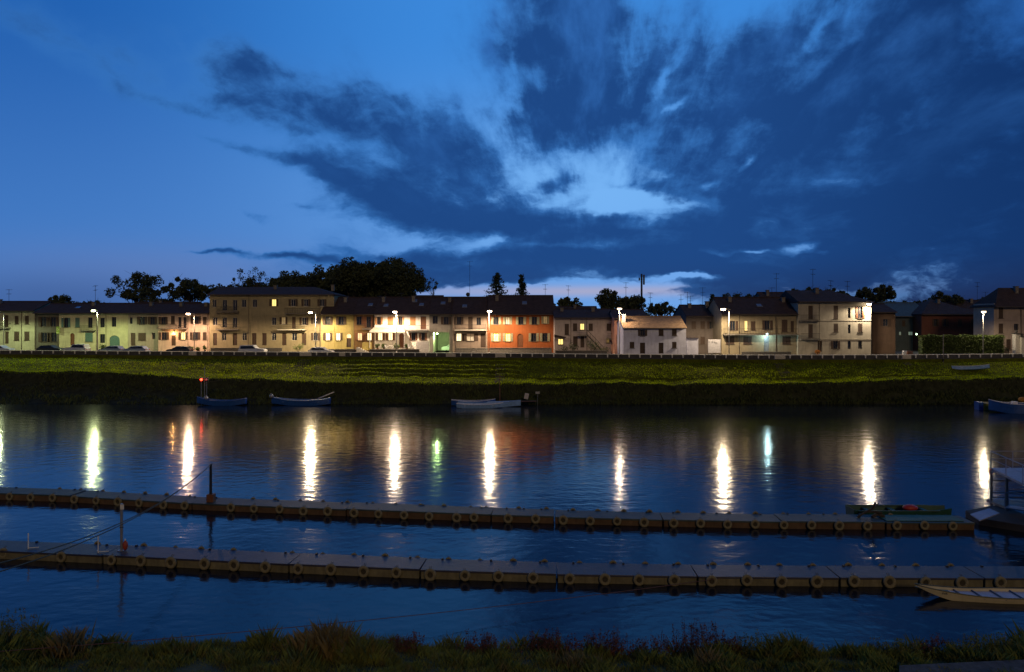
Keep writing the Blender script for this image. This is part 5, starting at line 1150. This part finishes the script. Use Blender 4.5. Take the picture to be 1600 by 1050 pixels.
B_ = [(60, 45, 170, 22, 18, .36), (230, 100, 150, 24, 20, .42), (340, 110, 90, 34, 28, .6), (450, 155, 130, 46, 24, .85), (580, 195, 150, 56, 16, 1.0), (690, 235, 90, 55, 30, .7), (250, 143, 80, 9, 12, .5), (360, 224, 60, 8, 15, .55), (450, 250, 60, 11, 14, .7), (530, 280, 60, 18, 22, .75),
      (600, 325, 100, 30, 12, .62), (700, 350, 110, 30, 5, .5), (740, 300, 70, 24, 10, .35), (850, 348, 120, 20, 4, .75), (1000, 360, 160, 20, 0, .75), (860, 380, 220, 16, 0, .45), (640, 400, 120, 14, 5, .6), (470, 398, 95, 6, 4, 1.1), (340, 383, 40, 3, 3, .9), (410, 330, 30, 5, 10, .5), (480, 320, 22, 5, 10, .5), (60, 464, 160, 6, 0, .55),
      (760, 415, 200, 24, 0, 1.15), (980, 412, 200, 22, 0, 1.1), (1150, 425, 250, 24, 0, .9), (1420, 440, 240, 50, 0, 2.2), (1330, 455, 120, 20, 0, 1.), (1180, 455, 120, 18, 0, .7), (680, 438, 160, 14, 0, .6), (620, 300, 120, 30, 15, .6), (800, 325, 130, 34, 5, .6), (1150, 320, 110, 50, 0, .75), (1060, 255, 90, 34, 10, .7), (760, 250, 60, 30, 20, .35), (880, 280, 34, 20, -30, .75), (900, 110, 110, 100, 10, .85), (860, 200, 60, 50, 0, .8), (1020, 190, 120, 60, 0, .7), (1120, 120, 130, 60, 0, .6), (1210, 230, 150, 70, 10, .9), (1450, 200, 230, 130, 0, 1.1), (1350, 350, 260, 70, 0, 1.2), (1560, 80, 140, 140, 0, .9), (1560, 400, 200, 90, 0, 1.2), (1250, 110, 150, 60, -35, .6), (830, 30, 60, 70, 0, .5), (930, 10, 120, 50, 0, .4), (1090, 40, 150, 55, 0, .42), (1400, 60, 160, 70, -20, .7),
      (950, 316, 90, 18, 4, -.55), (1095, 318, 45, 10, 0, -.45), (930, 250, 50, 20, 0, -.3), (1110, 20, 120, 30, -20, -.3), (740, 378, 34, 11, 0, -.9), (700, 290, 30, 14, 20, -.35), (1010, 285, 30, 8, -10, -.3), (640, 375, 24, 8, 0, -.5), (1255, 388, 46, 12, -10, -1.3), (1120, 397, 30, 6, 0, -.6), (860, 386, 70, 5, 0, -.4), (1070, 443, 70, 6, -4, -1.6), (880, 457, 190, 3.5, 0, -1.0), (720, 463, 110, 4, 0, -1.0), (900, 436, 230, 9, 0, .8), (740, 446, 70, 5, 0, .5), (1000, 450, 60, 3, 0, .5), (1015, 292, 34, 11, 12, .75), (960, 338, 46, 7, 0, .6), (905, 312, 26, 9, -20, .5), (1065, 312, 26, 8, 10, .5), (1170, 250, 22, 6, -30, -.9), (1255, 60, 40, 10, -45, -.6), (1045, 165, 14, 6, -40, -.9), (1180, 392, 26, 4, 0, -.8), (1290, 398, 22, 5, 0, -1.1), (1120, 285, 20, 6, -15, -.7), (1030, 130, 26, 10, -60, -.6), (1310, 70, 60, 14, -45, -.4), (1400, 200, 30, 6, -30, -.6)]
dens = None
for b in B_: t = blob(*b); dens = t if dens is None else dens+t
dens = E.op('MINIMUM', dens, 1.3)
a0, e0 = ae(900, 470); rx = az-a0; ry = E.op('MAXIMUM', el-e0, .004)
th = E.op('ARCTAN2', rx, ry); lr = E.op('LOGARITHM', E.op('SQRT', rx*rx+ry*ry)+.03, 2.7183)
nr1 = noisev(th*1.9, lr*1.0, .7, 2.1, 7, .58, .25)-.5; nr2 = noisev(th*1.7+lr*.25, lr*1.25, 5.1, 5.5, 6, .62, .3)-.5
hor = mr(el, .30, .08)
nh = noisev(wa*1.0+we*.25, we*2.2, 1.7, 9.0, 8, .6)-.5; nk = noisev(wa-we*.4, we*1.9, 4.4, 4.0, 7, .6)-.5
front = mr(Yd, -.3, .3)
dens = dens*front+(1-front)*.7
nn_ = (nr1*1.9+nr2*1.15)*(1-hor*.97)+(nh*3.8+nk*2.2)*(hor*.85+.15)
nn_ = E.op('MAXIMUM', nn_, -.8)
cloud = mr(dens+nn_*E.op('MINIMUM', dens*1.6+.25, 1), .02, .84)
thick = mr(dens*.9+(nr1*2.6+nr2*1.9)*(1-hor*.9)+nh*1.7+nk*1.9, .1, 1.2)
ns = nr1+.5
# clear sky colours
up = mr(el, 0, .5, False)
low = mix(mr(az, -.7, .45), (.06, .2, .55), (.16, .38, .82)); hi = mix(mr(az, -.65, -.05), (.013, .11, .42), (.045, .245, .7))
skyc = mix(mr(el, .02, .42), low, hi)
glow = blob(930, 300, 300, 110, 0, 1., az, el)
skyc = mix(E.op('MINIMUM', glow*.85, 1), skyc, (.19, .47, .92))
hz = blob(930, 455, 330, 9, 0, 1., az, el); hz2 = blob(300, 425, 330, 40, 0, .55, az, el)
skyc = mix(E.op('MINIMUM', hz2, 1), skyc, (.13, .2, .45)); skyc = mix(E.op('MINIMUM', hz*1.0, 1), skyc, (.36, .39, .6))
wl = blob(80, 470, 260, 40, 0, .55, az, el); skyc = mix(wl, skyc, (.045, .07, .2))
cc1 = mix(thick, (.04, .18, .52), (.012, .062, .23)); cc2 = mix(mr(az, .25, .68), cc1, mix(thick, (.018, .1, .35), (.006, .035, .145)))
cc3 = mix(mr(el, .1, .0), cc2, mix(mr(az, .1, .5), (.018, .06, .2), (.012, .024, .085)))
cc3 = mix(mr(ns, .5, .72)*mr(el, .12, .4)*.75, cc3, (.035, .16, .5))
final = mix(cloud, skyc, cc3)
# unseen sky overhead and behind dimmed to cut ambient; dark below the horizon
final = mix(mr(el, .48, .95), final, (.006, .028, .1)); final = mix((1-front)*.85, final, (.006, .014, .04))
final = mix(mr(el, -.02, -.12), final, (.004, .008, .02))
ns_ = N.new('ShaderNodeTexSky'); ns_.sky_type = 'NISHITA'; ns_.sun_disc = False; ns_.sun_elevation = R(4); ns_.sun_rotation = R(180); ns_.ozone_density = 4; ns_.altitude = 70
bg1 = N.new('ShaderNodeBackground'); Lk.new(final.s, bg1.inputs[0]); bg1.inputs[1].default_value = 1.0
bg2 = N.new('ShaderNodeBackground'); Lk.new(ns_.outputs[0], bg2.inputs[0]); bg2.inputs[1].default_value = .0015
ad = N.new('ShaderNodeAddShader'); Lk.new(bg1.outputs[0], ad.inputs[0]); Lk.new(bg2.outputs[0], ad.inputs[1])
ou = N.new('ShaderNodeOutputWorld'); Lk.new(ad.outputs[0], ou.inputs[0])
W.cycles.sampling_method = 'MANUAL'; W.cycles.sample_map_resolution = 512
# one very dim warm directional light from behind the camera (town glow of the near bank)
sd = bpy.data.lights.new('town_glow', 'SUN'); sd.energy = .45; sd.color = (1, .68, .32); sd.angle = R(12)
so_ = bpy.data.objects.new('town_glow', sd); C.objects.link(so_); so_.rotation_euler = (R(65), 0, R(12))
# ---------------------------------------------------------------- camera
cd = bpy.data.cameras.new('camera'); cam = bpy.data.objects.new('camera', cd); C.objects.link(cam)
cam.location = (0, 0, HC); cam.rotation_euler = (R(90), 0, 0); cd.sensor_width = 36; cd.lens = F/1600*36; cd.shift_y = -(525-HY)/1600
cd.clip_start = .2; cd.clip_end = 6000
for o in bpy.data.objects:
    if o.parent is None and o.get('category') and not o.get('kind'): o['kind'] = 'thing'
sc = bpy.context.scene; sc.camera = cam
sc.view_settings.view_transform = 'Standard'; sc.view_settings.look = 'None'; sc.view_settings.exposure = 0; sc.view_settings.gamma = 1
sc.cycles.max_bounces = 5; sc.cycles.diffuse_bounces = 2; sc.cycles.glossy_bounces = 3; sc.cycles.transmission_bounces = 2
sc.cycles.sample_clamp_indirect = 4; sc.cycles.caustics_reflective = False; sc.cycles.caustics_refractive = False
